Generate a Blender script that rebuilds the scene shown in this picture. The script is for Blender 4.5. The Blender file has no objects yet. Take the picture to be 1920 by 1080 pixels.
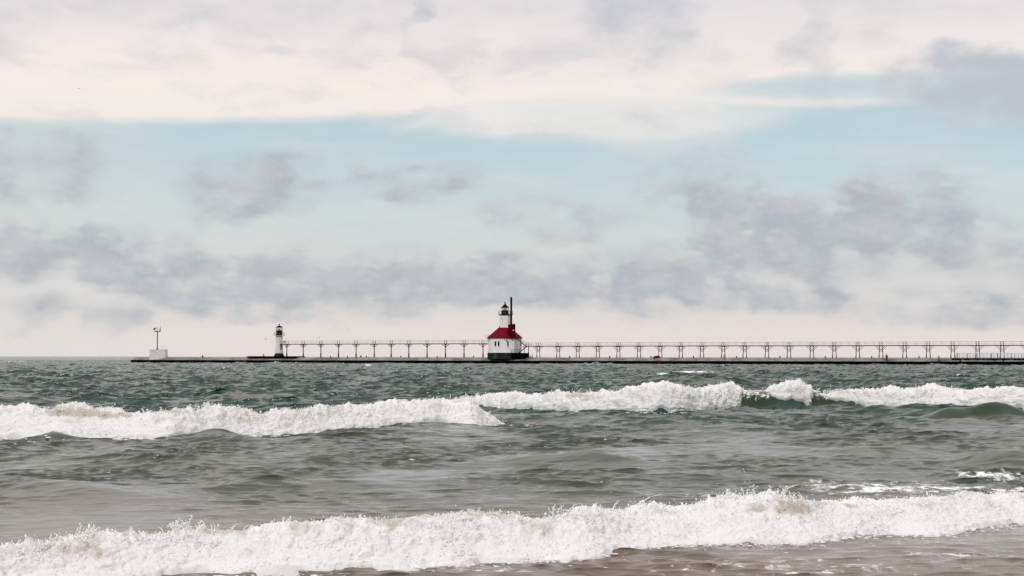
import bpy, bmesh, math, random
import numpy as np
from mathutils import Vector, Matrix

sc = bpy.context.scene
COL = sc.collection
rad = math.radians

# ------------------------------------------------------------------ camera
F = 3000.0            # focal length in photo pixels (photo is 1920 wide)
EYE = 2.3             # eye height above the lake, metres
def yh(px):           # row of the true horizon at column px
    return 668.0 + 0.00094 * px
cam_d = bpy.data.cameras.new("camera")
cam = bpy.data.objects.new("camera", cam_d)
COL.objects.link(cam)
cam_d.sensor_width = 36.0
cam_d.lens = 36.0 * F / 1920.0
cam_d.clip_start = 0.5
cam_d.clip_end = 90000
cam.location = (0, 0, EYE)
pitch = math.atan((yh(960) - 540.0) / F)
cam.rotation_mode = 'QUATERNION'
from mathutils import Quaternion
cam.rotation_quaternion = (Quaternion((1, 0, 0), rad(90) + pitch)
                           @ Quaternion((0, 0, 1), 0.00094))
sc.camera = cam

# ------------------------------------------------------------------ colour management
sc.view_settings.view_transform = 'Standard'
sc.view_settings.look = 'None'
sc.view_settings.exposure = 0.0
sc.view_settings.gamma = 1.0

def lin(r, g, b):
    f = lambda c: (c / 255 / 12.92) if c / 255 <= 0.04045 else ((c / 255 + 0.055) / 1.055) ** 2.4
    return (f(r), f(g), f(b), 1.0)

# ------------------------------------------------------------------ sun (veiled by cloud: broad and weak)
SUN_EL, SUN_AZ = rad(38), rad(205)      # azimuth clockwise from +Y (the view direction)
sd = Vector((math.sin(SUN_AZ) * math.cos(SUN_EL), math.cos(SUN_AZ) * math.cos(SUN_EL), math.sin(SUN_EL)))
sl = bpy.data.lights.new("sun", 'SUN')
sl.energy = 1.3
sl.angle = rad(14)
sl.color = (1.0, 0.965, 0.93)
so = bpy.data.objects.new("sun", sl)
so.rotation_euler = (-sd).to_track_quat('-Z', 'Y').to_euler()
so.location = (0, -40, 60)
COL.objects.link(so)

# ------------------------------------------------------------------ sky
world = bpy.data.worlds.new("World")
sc.world = world
world.use_nodes = True
nt = world.node_tree
nt.nodes.clear()

class NB:
    """small node builder"""
    def __init__(s, tree): s.t = tree
    def n(s, typ, **kw):
        x = s.t.nodes.new(typ)
        for k, v in kw.items(): setattr(x, k, v)
        return x
    def put(s, sock, v):
        if isinstance(v, bpy.types.NodeSocket): s.t.links.new(v, sock)
        elif v is not None: sock.default_value = v
    def m(s, op, a, b=None, c=None, clamp=False):
        x = s.n('ShaderNodeMath', operation=op, use_clamp=clamp)
        s.put(x.inputs[0], a); s.put(x.inputs[1], b); s.put(x.inputs[2], c)
        return x.outputs[0]
    def vm(s, op, a, b=None, c=None, out=0):
        x = s.n('ShaderNodeVectorMath', operation=op)
        s.put(x.inputs[0], a); s.put(x.inputs[1], b); s.put(x.inputs[2], c)
        return x.outputs[out]
    def mr(s, v, a, b, c=0.0, d=1.0, kind='SMOOTHSTEP'):
        x = s.n('ShaderNodeMapRange', interpolation_type=kind)
        s.put(x.inputs['Value'], v); s.put(x.inputs['From Min'], a); s.put(x.inputs['From Max'], b)
        s.put(x.inputs['To Min'], c); s.put(x.inputs['To Max'], d)
        return x.outputs[0]
    def mix(s, f, a, b, blend='MIX'):
        x = s.n('ShaderNodeMix', data_type='RGBA', blend_type=blend)
        s.put(x.inputs[0], f); s.put(x.inputs[6], a); s.put(x.inputs[7], b)
        return x.outputs[2]
    def noise(s, vec, scale, detail=4, rough=0.5, out=0, dist=0.0):
        x = s.n('ShaderNodeTexNoise')
        s.put(x.inputs['Vector'], vec); s.put(x.inputs['Scale'], scale)
        s.put(x.inputs['Detail'], detail); s.put(x.inputs['Roughness'], rough)
        s.put(x.inputs['Distortion'], dist)
        return x.outputs[out]
    def xyz(s, v):
        x = s.n('ShaderNodeSeparateXYZ'); s.put(x.inputs[0], v); return x.outputs
    def comb(s, x, y, z=0.0):
        c = s.n('ShaderNodeCombineXYZ'); s.put(c.inputs[0], x); s.put(c.inputs[1], y); s.put(c.inputs[2], z)
        return c.outputs[0]

def build_sky():
    g = NB(nt)
    out = g.n('ShaderNodeOutputWorld')
    dirv = g.n('ShaderNodeTexCoord').outputs['Generated']
    d = g.xyz(dirv)
    el = g.m('MAXIMUM', d[2], 0.0)
    # compass bearing and elevation of the sky direction, both in degrees
    az = g.m('MULTIPLY', g.m('ARCTAN2', d[0], d[1]), 57.29578)
    hyp = g.m('SQRT', g.m('ADD', g.m('MULTIPLY', d[0], d[0]), g.m('MULTIPLY', d[1], d[1])))
    ele = g.m('MULTIPLY', g.m('ARCTAN2', d[2], hyp), 57.29578)
    P = g.comb(az, ele)
    DEG = 57.29578 / F
    def A(px): return math.degrees(math.atan((px - 960) / F))
    def E(py, px=960): return math.degrees(math.atan((yh(px) - py) / F * math.cos(math.atan((px - 960) / F))))
    # wind-torn cloud edges: warp the bearings with noise
    Pn = g.vm('MULTIPLY', P, (1.0, 1.7, 1.0))
    w1 = g.vm('SUBTRACT', g.noise(Pn, 0.42, 4, 0.5, out=1), (0.5, 0.5, 0.5))
    Pw = g.vm('MULTIPLY_ADD', w1, (4.2, 1.9, 0.0), P)
    Pw2 = g.vm('MULTIPLY_ADD', w1, (1.6, 0.5, 0.0), P)
    pe = g.xyz(Pw2)
    # vertical colour of the sky as read from the horizon up
    ramp = g.n('ShaderNodeValToRGB')
    cr = ramp.color_ramp
    stops = [(668, (231, 219, 215)), (625, (230, 219, 214)), (560, (217, 214, 212)), (470, (210, 215, 214)),
             (380, (202, 215, 216)), (310, (193, 213, 218)), (240, (186, 210, 217)), (180, (190, 210, 216)), (0, (190, 206, 214))]
    top = E(0)
    while len(cr.elements) < len(stops): cr.elements.new(0.5)
    for e, (py, c) in zip(cr.elements, stops):
        e.position = E(py) / top; e.color = lin(*c)
    g.put(ramp.inputs[0], g.m('DIVIDE', pe[1], top, clamp=True))
    base = ramp.outputs[0]
    # paler towards the left end of the clear band
    fade = g.mr(pe[0], A(520), A(-120), 0.0, 0.62)
    base = g.mix(fade, base, lin(219, 219, 216))
    # faint high wisps drawn out along the wind
    Pq = g.vm('MULTIPLY_ADD', w1, (3.0, 1.2, 0.0), P)
    wis = g.noise(g.vm('MULTIPLY', Pq, (0.16, 0.75, 1.0)), 1.0, 5, 0.55)
    base = g.mix(g.mr(wis, 0.42, 0.72, 0.0, 0.55), base, lin(222, 221, 219))
    def blob(src, cx, cy, rx, ry, w):
        v = g.vm('MULTIPLY_ADD', src, (1 / (rx * DEG), 1 / (ry * DEG), 0.0),
                 (-A(cx) / (rx * DEG), -E(cy, cx) / (ry * DEG), 0.0))
        q = g.vm('DOT_PRODUCT', v, v, out=1)
        return g.mr(q, 0.0, 3.2, w, 0.0)
    def total(src, lst):
        s = None
        for b in lst:
            x = blob(src, *b)
            s = x if s is None else g.m('ADD', s, x)
        return s
    n_edge = g.noise(Pn, 0.75, 4, 0.48)
    # --- grey-violet cumulus fragments of the lower sky
    low = [(470, 345, 95, 48, 1.15), (60, 318, 120, 55, .8), (790, 335, 110, 30, .85), (1315, 335, 90, 42, .7),
           (1700, 345, 100, 30, .5), (1040, 402, 120, 28, .75), (1450, 415, 150, 55, .65), (1575, 440, 190, 55, .85),
           (1680, 395, 130, 55, .4), (1340, 385, 90, 45, .4), (1885, 470, 80, 38, .7), (50, 475, 120, 48, .95),
           (240, 475, 90, 45, .85), (350, 522, 170, 36, .95), (540, 515, 110, 36, .8), (745, 478, 75, 32, .65),
           (810, 538, 180, 36, .8), (950, 520, 120, 40, .65), (1070, 555, 70, 28, .6), (1170, 545, 80, 38, .8),
           (1250, 498, 120, 36, .7), (1370, 560, 150, 28, .55), (1520, 566, 75, 28, .75), (1750, 572, 100, 32, .75),
           (1880, 585, 90, 26, .65), (200, 596, 65, 22, .65), (50, 590, 90, 24, .6), (320, 572, 80, 24, .5),
           (485, 576, 75, 22, .65), (700, 582, 110, 22, .5), (1190, 592, 90, 18, .4), (340, 440, 70, 34, .35),
           (700, 545, 90, 34, .5), (1100, 440, 60, 26, .25), (1000, 480, 90, 30, .3), (620, 470, 60, 30, .2),
           (1420, 510, 180, 45, .45), (-300, 480, 200, 50, .8), (2200, 500, 200, 60, .8), (-250, 330, 150, 50, .5), (2150, 350, 150, 50, .5)]
    dl = total(Pw, low)
    dl = g.m('MULTIPLY', dl, g.mr(n_edge, 0.30, 0.70, 0.30, 1.4, 'LINEAR'))
    gaps = g.noise(g.vm('MULTIPLY_ADD', Pn, (0.8, 1.0, 1.0), (4.0, 9.0, 0.0)), 0.34, 3, 0.5)
    dl = g.m('MULTIPLY', dl, g.mr(gaps, 0.36, 0.60, 0.62, 1.15, 'LINEAR'))
    cov_low = g.mr(dl, 0.05, 1.2, 0.0, 1.0)
    col_low = g.mix(g.mr(g.noise(Pn, 0.7, 4, 0.55), 0.35, 0.65), lin(178, 184, 192), lin(192, 195, 199))
    # the bases a little darker, the upper edges catching light
    lit = g.m('SUBTRACT', n_edge, g.noise(g.vm('ADD', Pn, (0.12, 0.42, 0.0)), 0.75, 4, 0.48))
    col_low = g.mix(g.mr(lit, 0.0, 0.24, 0.0, 0.45), col_low, lin(208, 210, 211))
    col_low = g.mix(g.mr(lit, 0.0, -0.24, 0.0, 0.4), col_low, lin(172, 178, 188))
    sky = g.mix(g.m('MULTIPLY', cov_low, 0.95), base, col_low)
    # --- thin bright veil with a sharp lower edge across the upper sky
    edge = g.n('ShaderNodeFloatCurve')
    cv = edge.mapping.curves[0]
    # elevation (deg/14) of the veil's lower edge against bearing
    pts = [(-500, 236), (0, 234), (400, 233), (640, 229), (800, 223), (950, 216), (1100, 213), (1300, 211), (1440, 208), (1560, 205), (1720, 190), (1800, 120), (1950, 110), (2500, 120)]
    a0, a1 = A(-600), A(2600)
    while len(cv.points) < len(pts): cv.points.new(0.5, 0.5)
    for p, (px, py) in zip(cv.points, pts):
        p.location = ((A(px) - a0) / (a1 - a0), E(py, px) / 14.0)
    edge.mapping.update()
    g.put(edge.inputs['Value'], g.mr(pe[0], a0, a1, 0, 1, 'LINEAR'))
    eh = g.m('MULTIPLY', edge.outputs[0], 14.0)
    dv = g.m('SUBTRACT', g.xyz(g.vm('MULTIPLY_ADD', w1, (0.5, 0.25, 0.0), P))[1], eh)
    soft = g.m('ADD', 0.34, g.m('MULTIPLY', g.m('MULTIPLY', g.mr(pe[0], A(700), A(950)), g.mr(pe[0], A(1450), A(1250))), 0.3))
    cov_v = g.mr(g.m('DIVIDE', dv, soft), -0.35, 1.2, 0.0, 1.0)
    # the blue rift inside the veil at the right
    rift = g.m('MULTIPLY', g.mr(g.vm('DOT_PRODUCT', *( [g.vm('MULTIPLY_ADD', Pw2, (1 / (230 * DEG), 1 / (20 * DEG), 0.0), (-A(1620) / (230 * DEG), -E(160, 1620) / (20 * DEG), 0.0))] * 2), out=1), 0.0, 2.6, 0.75, 0.0), 1.0)
    cov_v = g.m('MULTIPLY', cov_v, g.m('SUBTRACT', 1.0, rift))
    lens = g.m('MULTIPLY', total(Pw2, [(940, 212, 200, 32, .5), (1110, 216, 230, 40, .62), (1270, 212, 170, 34, .5)]), g.mr(wis, 0.3, 0.7, 0.7, 1.15, 'LINEAR'))
    cov_v = g.m('MAXIMUM', cov_v, g.m('MINIMUM', lens, 0.8))
    vr = g.n('ShaderNodeValToRGB')
    stops2 = [(300, (232, 228, 224)), (225, (242, 235, 230)), (165, (247, 237, 230)), (110, (244, 234, 230)), (50, (236, 228, 228)), (0, (230, 224, 226))]
    cr2 = vr.color_ramp
    while len(cr2.elements) < len(stops2): cr2.elements.new(0.5)
    for e, (py, c) in zip(cr2.elements, stops2):
        e.position = max(0, (E(py) - E(300)) / (top - E(300))); e.color = lin(*c)
    g.put(vr.inputs[0], g.mr(pe[1], E(300), top, 0, 1, 'LINEAR'))
    wis2 = g.noise(g.vm('MULTIPLY_ADD', Pq, (0.22, 0.62, 1.0), (7.0, 3.0, 0.0)), 1.0, 5, 0.55)
    veil = g.mix(g.mr(wis2, 0.44, 0.72, 0.0, 0.75), vr.outputs[0], lin(214, 210, 214))
    sky = g.mix(g.m('MULTIPLY', cov_v, g.mr(pe[0], A(900), A(1100), 1.0, 0.93)), sky, veil)
    # --- grey tufts hanging in the veil
    hi = [(1205, 45, 75, 55, .75), (1250, 120, 40, 40, .25), (1525, 95, 38, 60, .7), (785, 50, 18, 48, .5), (357, 125, 22, 55, .35), (570, 28, 190, 26, .4),
          (250, 20, 160, 30, .3), (1865, 180, 140, 60, .62), (1900, 140, 120, 50, .4), (1780, 150, 90, 40, .25), (1810, 100, 120, 20, .5), (1000, 8, 200, 28, .35), (1750, 20, 220, 30, .25), (660, 80, 60, 26, .35),
          (0, 40, 90, 50, .35), (1150, 190, 120, 20, .15), (2200, 180, 200, 80, .9), (-300, 60, 200, 60, .6)]
    dh = g.m('MULTIPLY', total(Pw, hi), g.mr(n_edge, 0.25, 0.72, 0.5, 1.35, 'LINEAR'))
    cov_h = g.mr(dh, 0.06, 1.4, 0.0, 1.0)
    sky = g.mix(g.m('MULTIPLY', cov_h, 0.9), sky, lin(190, 195, 204))
    # --- the overcast beyond the frame: broken stratocumulus overhead
    Pb = g.vm('DIVIDE', dirv, g.comb(*[g.m('ADD', el, 0.12)] * 3))
    nb = g.noise(Pb, 1.3, 6, 0.6)
    over = g.mix(g.mr(nb, 0.36, 0.66), lin(198, 195, 198), lin(244, 234, 229))
    over = g.vm('MULTIPLY', over, g.comb(*[g.mr(g.m('SINE', g.m('MULTIPLY', ele, 0.0174533)), 0.3, 1.0, 1.0, 2.3, 'LINEAR')] * 3))
    up = g.mr(ele, 12.2, 17.0)
    sky = g.mix(up, sky, over)
    # --- physical sky shows thinly through where no cloud covers it
    nish = g.n('ShaderNodeTexSky', sky_type='NISHITA', sun_disc=False)
    nish.sun_elevation = SUN_EL; nish.sun_rotation = SUN_AZ
    nish.air_density = 1.0; nish.dust_density = 0.6; nish.ozone_density = 1.2
    b1 = g.n('ShaderNodeBackground'); g.put(b1.inputs[0], nish.outputs[0]); b1.inputs[1].default_value = 0.1
    b2 = g.n('ShaderNodeBackground'); g.put(b2.inputs[0], sky); b2.inputs[1].default_value = 1.0
    clear = g.m('MULTIPLY', g.m('SUBTRACT', 1.0, cov_low), g.m('SUBTRACT', 1.0, cov_v))
    clear = g.m('MULTIPLY', clear, g.mr(ele, 3.0, 7.0))
    clear = g.m('MULTIPLY', g.m('MULTIPLY', clear, g.m('SUBTRACT', 1.0, cov_h)), g.m('SUBTRACT', 1.0, up))
    mx = g.n('ShaderNodeMixShader')
    g.put(mx.inputs[0], g.m('MULTIPLY', clear, 0.12)); g.put(mx.inputs[1], b2.outputs[0]); g.put(mx.inputs[2], b1.outputs[0])
    g.put(out.inputs[0], mx.outputs[0])
build_sky()
world.cycles.sampling_method = 'MANUAL'
world.cycles.sample_map_resolution = 512
sc.cycles.max_bounces = 6
sc.cycles.diffuse_bounces = 3
sc.cycles.glossy_bounces = 3

# ------------------------------------------------------------------ helpers: pixels of the photo <-> points of the place
def at_depth(px, Y): return (px - 960.0) * Y / F
def on_water(px, py, z=0.0):
    Y = (EYE - z) * F / (py - yh(px))
    return at_depth(px, Y), Y
def z_at(px, py, Y): return EYE - (py - yh(px)) * Y / F

rng = np.random.default_rng(11)
def ocean_tile(N, L, theta, lmin, lmax, spread, seed, peak, expo=4.0):
    r = np.random.default_rng(seed)
    k1 = 2 * np.pi * np.fft.fftfreq(N, L / N)
    kx, ky = np.meshgrid(k1, k1)
    k = np.hypot(kx, ky); k[0, 0] = 1e-6
    P = np.exp(-(2 * np.pi / peak / k) ** 2 * 0.8) / k ** expo
    P *= (k > 2 * np.pi / lmax) * np.exp(-(k * lmin / (2 * np.pi)) ** 4)
    c = (kx * math.cos(theta) + ky * math.sin(theta)) / k
    P *= np.where(c > 0, np.abs(c) ** spread, 0.25 * np.abs(c) ** spread) + 0.04
    P[0, 0] = 0
    a = np.sqrt(P) * (r.standard_normal((N, N)) + 1j * r.standard_normal((N, N)))
    h = np.fft.ifft2(a).real
    s = h.std(); a /= s
    h = np.fft.ifft2(a).real
    dx = np.fft.ifft2(1j * kx / k * a).real
    dy = np.fft.ifft2(1j * ky / k * a).real
    jx = np.fft.ifft2(-kx * kx / k * a).real + np.fft.ifft2(-ky * ky / k * a).real
    return np.stack([h, dx, dy, jx / jx.std()]).astype(np.float32)
def samp(T, L, x, y, chans=(0, 1, 2)):
    N = T.shape[1]
    u = np.mod(x / L, 1.0) * N; v = np.mod(y / L, 1.0) * N
    i = u.astype(np.int32); j = v.astype(np.int32)
    fu = (u - i).astype(np.float32); fv = (v - j).astype(np.float32)
    i %= N; j %= N; i1 = (i + 1) % N; j1 = (j + 1) % N
    res = []
    for c in chans:
        t = T[c]
        res.append((t[j, i] * (1 - fu) + t[j, i1] * fu) * (1 - fv) + (t[j1, i] * (1 - fu) + t[j1, i1] * fu) * fv)
    return res

# gradient noise in numpy, used for foam and for wave irregularity
_perm = np.random.default_rng(5).permutation(512).astype(np.int64)
_perm = np.concatenate([_perm, _perm, _perm])
_gr = np.random.default_rng(6).standard_normal((512, 3)); _gr /= np.linalg.norm(_gr, axis=1)[:, None]
_gr = _gr.astype(np.float32)
def pnoise(x, y, z):
    xi = np.floor(x).astype(np.int64); yi = np.floor(y).astype(np.int64); zi = np.floor(z).astype(np.int64)
    fx = (x - xi).astype(np.float32); fy = (y - yi).astype(np.float32); fz = (z - zi).astype(np.float32)
    ux = fx * fx * fx * (fx * (fx * 6 - 15) + 10); uy = fy * fy * fy * (fy * (fy * 6 - 15) + 10); uz = fz * fz * fz * (fz * (fz * 6 - 15) + 10)
    def g(a, b, c):
        h = _perm[_perm[_perm[(xi + a) & 511] + ((yi + b) & 511)] + ((zi + c) & 511)]
        v = _gr[h]
        return v[..., 0] * (fx - a) + v[..., 1] * (fy - b) + v[..., 2] * (fz - c)
    l = lambda a, b, t: a + (b - a) * t
    return 1.6 * l(l(l(g(0, 0, 0), g(1, 0, 0), ux), l(g(0, 1, 0), g(1, 1, 0), ux), uy),
                   l(l(g(0, 0, 1), g(1, 0, 1), ux), l(g(0, 1, 1), g(1, 1, 1), ux), uy), uz)
def smooth(a, b, x):
    t = np.clip((x - a) / (b - a), 0, 1); return t * t * (3 - 2 * t)

# ------------------------------------------------------------------ the breakers: foot and crest lines
BREAK = {
 'near': dict(
  toe=[(-500, 1160), (-200, 1135), (0, 1110), (200, 1092), (363, 1077), (540, 1076), (677, 1072), (799, 1061), (907, 1054), (992, 1050), (1100, 1044),
       (1150, 1034), (1232, 1022), (1300, 1018), (1500, 1018), (1569, 1008), (1650, 1001), (1754, 1000), (1828, 989), (1920, 982), (2200, 965), (2500, 950)],
  crest=[(-300, 1030), (0, 1024), (104, 1008), (200, 1000), (222, 1008), (315, 996), (333, 988), (426, 995), (480, 986), (555, 978), (677, 972), (788, 970), (880, 963),
         (929, 965), (985, 976), (1040, 969), (1114, 956), (1177, 956), (1232, 950), (1280, 956), (1340, 944), (1420, 936), (1470, 928), (1510, 940), (1569, 938), (1650, 938),
         (1761, 938), (1835, 932), (1920, 928), (2300, 920)],
  D1=1.05, D2=1.3, face=0.9, froth=0.03),
 'middle': dict(
  toe=[(-500, 835), (0, 825), (85, 826), (185, 827), (315, 828), (385, 824), (500, 819), (640, 811), (699, 809), (840, 803), (895, 803), (944, 797), (1000, 792), (1200, 785)],
  crest=[(-300, 768), (0, 767), (33, 764), (63, 768), (130, 762), (207, 776), (252, 780), (307, 775), (392, 769), (444, 772), (474, 781), (530, 769), (640, 770), (700, 770),
         (762, 766), (847, 761), (880, 757), (897, 765), (920, 781), (944, 794), (960, 799), (1100, 799)],
  D1=1.3, D2=2.2, face=0.9, froth=0.05),
 'far': dict(
  toe=[(650, 752), (703, 754), (780, 758), (847, 760), (896, 763), (981, 767), (1062, 770), (1144, 772), (1233, 775), (1280, 774), (1310, 772), (1369, 768), (1440, 768), (1521, 767), (1600, 765), (1621, 766), (1687, 768), (1780, 768), (1920, 771), (2400, 775)],
  crest=[(650, 752), (733, 752), (788, 752), (847, 748), (899, 748), (966, 743), (1010, 745), (1047, 740), (1100, 742), (1158, 738), (1195, 735), (1225, 728), (1251, 726), (1280, 730), (1332, 733), (1373, 730), (1402, 732), (1439, 733), (1491, 726), (1524, 733),
         (1558, 740), (1610, 734), (1669, 733), (1706, 739), (1743, 735), (1817, 735), (1920, 733), (2400, 733)],
  D1=0.8, D2=3.0, face=0.95),
}
for b in BREAK.values():
    t = np.array(b['toe'], float); c = np.array(b['crest'], float)
    P = np.arange(-600, 2600, 2.0)
    ty = np.interp(P, t[:, 0], t[:, 1])
    ker = np.ones(15) / 15
    ty = np.convolve(np.pad(ty, 7, 'edge'), ker, 'valid')
    Y = EYE * F / (ty - yh(P)); X = at_depth(P, Y)
    cy = np.interp(P, c[:, 0], c[:, 1])
    H = EYE - (cy - yh(P)) * (Y + b['D1']) / F - b.get('froth', 0)
    o = np.argsort(X)
    b['X'], b['Y'], b['H'], b['P'] = X[o], Y[o], np.maximum(H[o], 0.0), P[o]
    b['lo'], b['hi'] = t[0, 0], t[-1, 0]
def prof(s):           # 0 at the foot, 1 at the crest: a steep rounded front
    q = np.clip(s, 0, 1)
    return 0.55 * np.sin(q * np.pi / 2) ** 1.1 + 0.45 * q * q * (3 - 2 * q)
def wave_z(b, x, y):
    Yt = np.interp(x, b['X'], b['Y']); H = np.interp(x, b['X'], b['H'])
    d = y - Yt
    sf = d / b['D1']
    if b is BREAK['far']:        # the curling gaps stand steeper: the face gathers into its upper half
        P = 960 + x / np.maximum(y, 1) * F
        gp = np.clip(np.exp(-((P - 1415) / 45) ** 4) + np.exp(-((P - 1540) / 32) ** 4), 0, 1)
        q = np.clip((sf - 0.55) / 0.45, 0, 1)
        sf = sf + gp * (0.12 * np.clip(sf, 0, 1) + 0.88 * q - sf)
    front = prof(sf)
    back = np.exp(-np.clip(d - b['D1'], 0, None) ** 2 / (2 * b['D2'] ** 2))
    z = H * b['face'] * np.where(d < 0, 0, np.where(d < b['D1'], front, back))
    if b is BREAK['far']: z = z * smooth(690, 850, 960 + x / y * F)
    return z
# unbroken swells: (px, py of crest, half width px, height, depth in metres, tilt)
SWELLS = [(1850, 754, 120, 0.62, 58.5, 0.42, 0.01), (1310, 704, 95, 0.75, 132, 2.2, 0.0), (1380, 716, 70, 0.45, 104, 1.6, 0.0), (480, 737, 130, 0.42, 86, 1.6, -0.02), (15, 744, 80, 0.55, 82, 1.6, -0.05),
          (760, 806, 150, 0.22, 48.6, 1.8, 0.0), (1230, 800, 100, 0.26, 51, 0.7, 0.02), (1090, 858, 110, 0.25, 35, 0.6, 0.0), (1890, 862, 90, 0.34, 34.5, 0.6, 0.0),
          (110, 925, 190, 0.20, 26.6, 0.7, -0.04), (95, 816, 42, .22, 42.9, .5, 0), (520, 905, 140, 0.1, 28.5, 0.7, 0.03), (420, 818, 40, .15, 43.2, .5, 0), (480, 822, 300, 0.12, 42.6, 0.9, 0), (1420, 800, 120, 0.14, 50, 0.9, 0.03), (700, 700, 60, .35, 160, 2.0, 0),
          (300, 700, 70, .3, 150, 2.0, 0), (1000, 715, 80, .3, 118, 1.8, 0), (420, 868, 380, .17, 34, .9, .02), (1480, 842, 330, .17, 39, 1.0, -.02), (850, 905, 330, .09, 29, .7, .03), (1250, 890, 260, .09, 30.5, .7, -.03), (620, 842, 260, .12, 39.5, .9, -.03), (1700, 820, 260, .14, 45, .9, .02), (1650, 712, 90, .35, 120, 2, 0)]
def swell_z(x, y):
    z = np.zeros_like(x)
    for px, py, hw, h, Y, D, tl in SWELLS:
        xc = at_depth(px, Y); w = hw * Y / F
        m = (np.abs(x - xc) < 3 * w) & (np.abs(y - Y) < 6 * D)
        xs = x[m] - xc; ys = y[m] - Y - tl * xs * 8 - 0.25 * np.sin(xs * 1.1 + px)
        z[m] += h * (1 + 0.3 * pnoise(xs * 0.9, ys * 0.4, xs * 0 + px)) * np.exp(-(xs / w) ** 2) * np.where(ys < 0, np.exp(-(ys / D) ** 2), np.exp(-(ys / (2.2 * D)) ** 2))
    return z

T1 = ocean_tile(1024, 97.0, rad(-103), 0.5, 16.0, 6.0, 3, 6.5)
T2 = ocean_tile(1024, 19.3, rad(-84), 0.10, 1.6, 5.0, 8, 0.85, 3.7)
c7, s7 = math.cos(0.5), math.sin(0.5)
def sea(x, y):
    """ambient chop: displacement in x, y, z and a sharpness measure"""
    a1 = 0.013 + 0.022 * smooth(20, 32, y) + 0.105 * smooth(24, 95, y)
    a2 = 0.0158 * (1.35 - 0.70 * smooth(18, 21, y) + 0.68 * smooth(25, 31, y)) * (1 + 0.42 * smooth(50, 140, y)) * (1 - smooth(200, 900, y))
    h1, dx1, dy1, j1 = samp(T1, 97.0, x, y, (0, 1, 2, 3))
    xr, yr = (c7 * x - s7 * y) * 1.37 + 31, (s7 * x + c7 * y) * 1.37 + 77
    h1b, dxb, dyb = samp(T1, 97.0, xr, yr)
    h2, dx2, dy2 = samp(T2, 19.3, x * 0.62, y * 1.05)
    gust = np.clip(0.8 + 1.2 * pnoise(x / 3.5, y / 6.0, x * 0 + 3.3), 0.1, 1.9)
    z = a1 * (0.8 * h1 + 0.5 * h1b) + a2 * gust * h2
    ch = 1.15
    dx = ch * (a1 * (0.8 * dx1) + a2 * dx2); dy = ch * (a1 * (0.8 * dy1) + a2 * dy2) - 0.8 * z
    return dx, dy, z, j1
def calm(x, y):
    k = np.zeros_like(x)
    for b in BREAK.values():
        s = (y - np.interp(x, b['X'], b['Y'])) / b['D1']
        k = np.maximum(k, np.clip(np.interp(x, b['X'], b['H']) * 4, 0, 1) * smooth(-0.3, 0.3, s) * (1 - smooth(1.2, 2.6, s)))
    return 1 - 0.7 * k
def water_z(x, y):
    z = swell_z(x, y)
    for b in BREAK.values():
        z = np.maximum(z, wave_z(b, x, y)) if b is not BREAK['near'] else z + wave_z(b, x, y)
    return z

def grid_mesh(name, V, nr, nc, attrs=None, smooth_shade=True, mat=None, parent=None, link=True):
    me = bpy.data.meshes.new(name)
    nv = nr * nc
    idx = np.arange(nv, dtype=np.int32).reshape(nr, nc)
    q = np.stack([idx[:-1, :-1], idx[:-1, 1:], idx[1:, 1:], idx[1:, :-1]], axis=-1).reshape(-1, 4)
    nf = len(q)
    me.vertices.add(nv); me.vertices.foreach_set('co', V.astype(np.float32).ravel())
    me.loops.add(nf * 4); me.loops.foreach_set('vertex_index', q.ravel())
    me.polygons.add(nf)
    me.polygons.foreach_set('loop_start', np.arange(0, nf * 4, 4, dtype=np.int32))
    me.polygons.foreach_set('use_smooth', np.full(nf, smooth_shade, bool))
    me.update(calc_edges=True)
    for k, v in (attrs or {}).items():
        a = me.attributes.new(k, 'FLOAT', 'POINT'); a.data.foreach_set('value', v.astype(np.float32).ravel())
    if mat: me.materials.append(mat)
    o = bpy.data.objects.new(name, me)
    if link: COL.objects.link(o)
    if parent: o.parent = parent
    return o

def new_mat(name):
    m = bpy.data.materials.new(name); m.use_nodes = True
    t = m.node_tree
    return m, t, t.nodes['Principled BSDF'], NB(t)

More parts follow.
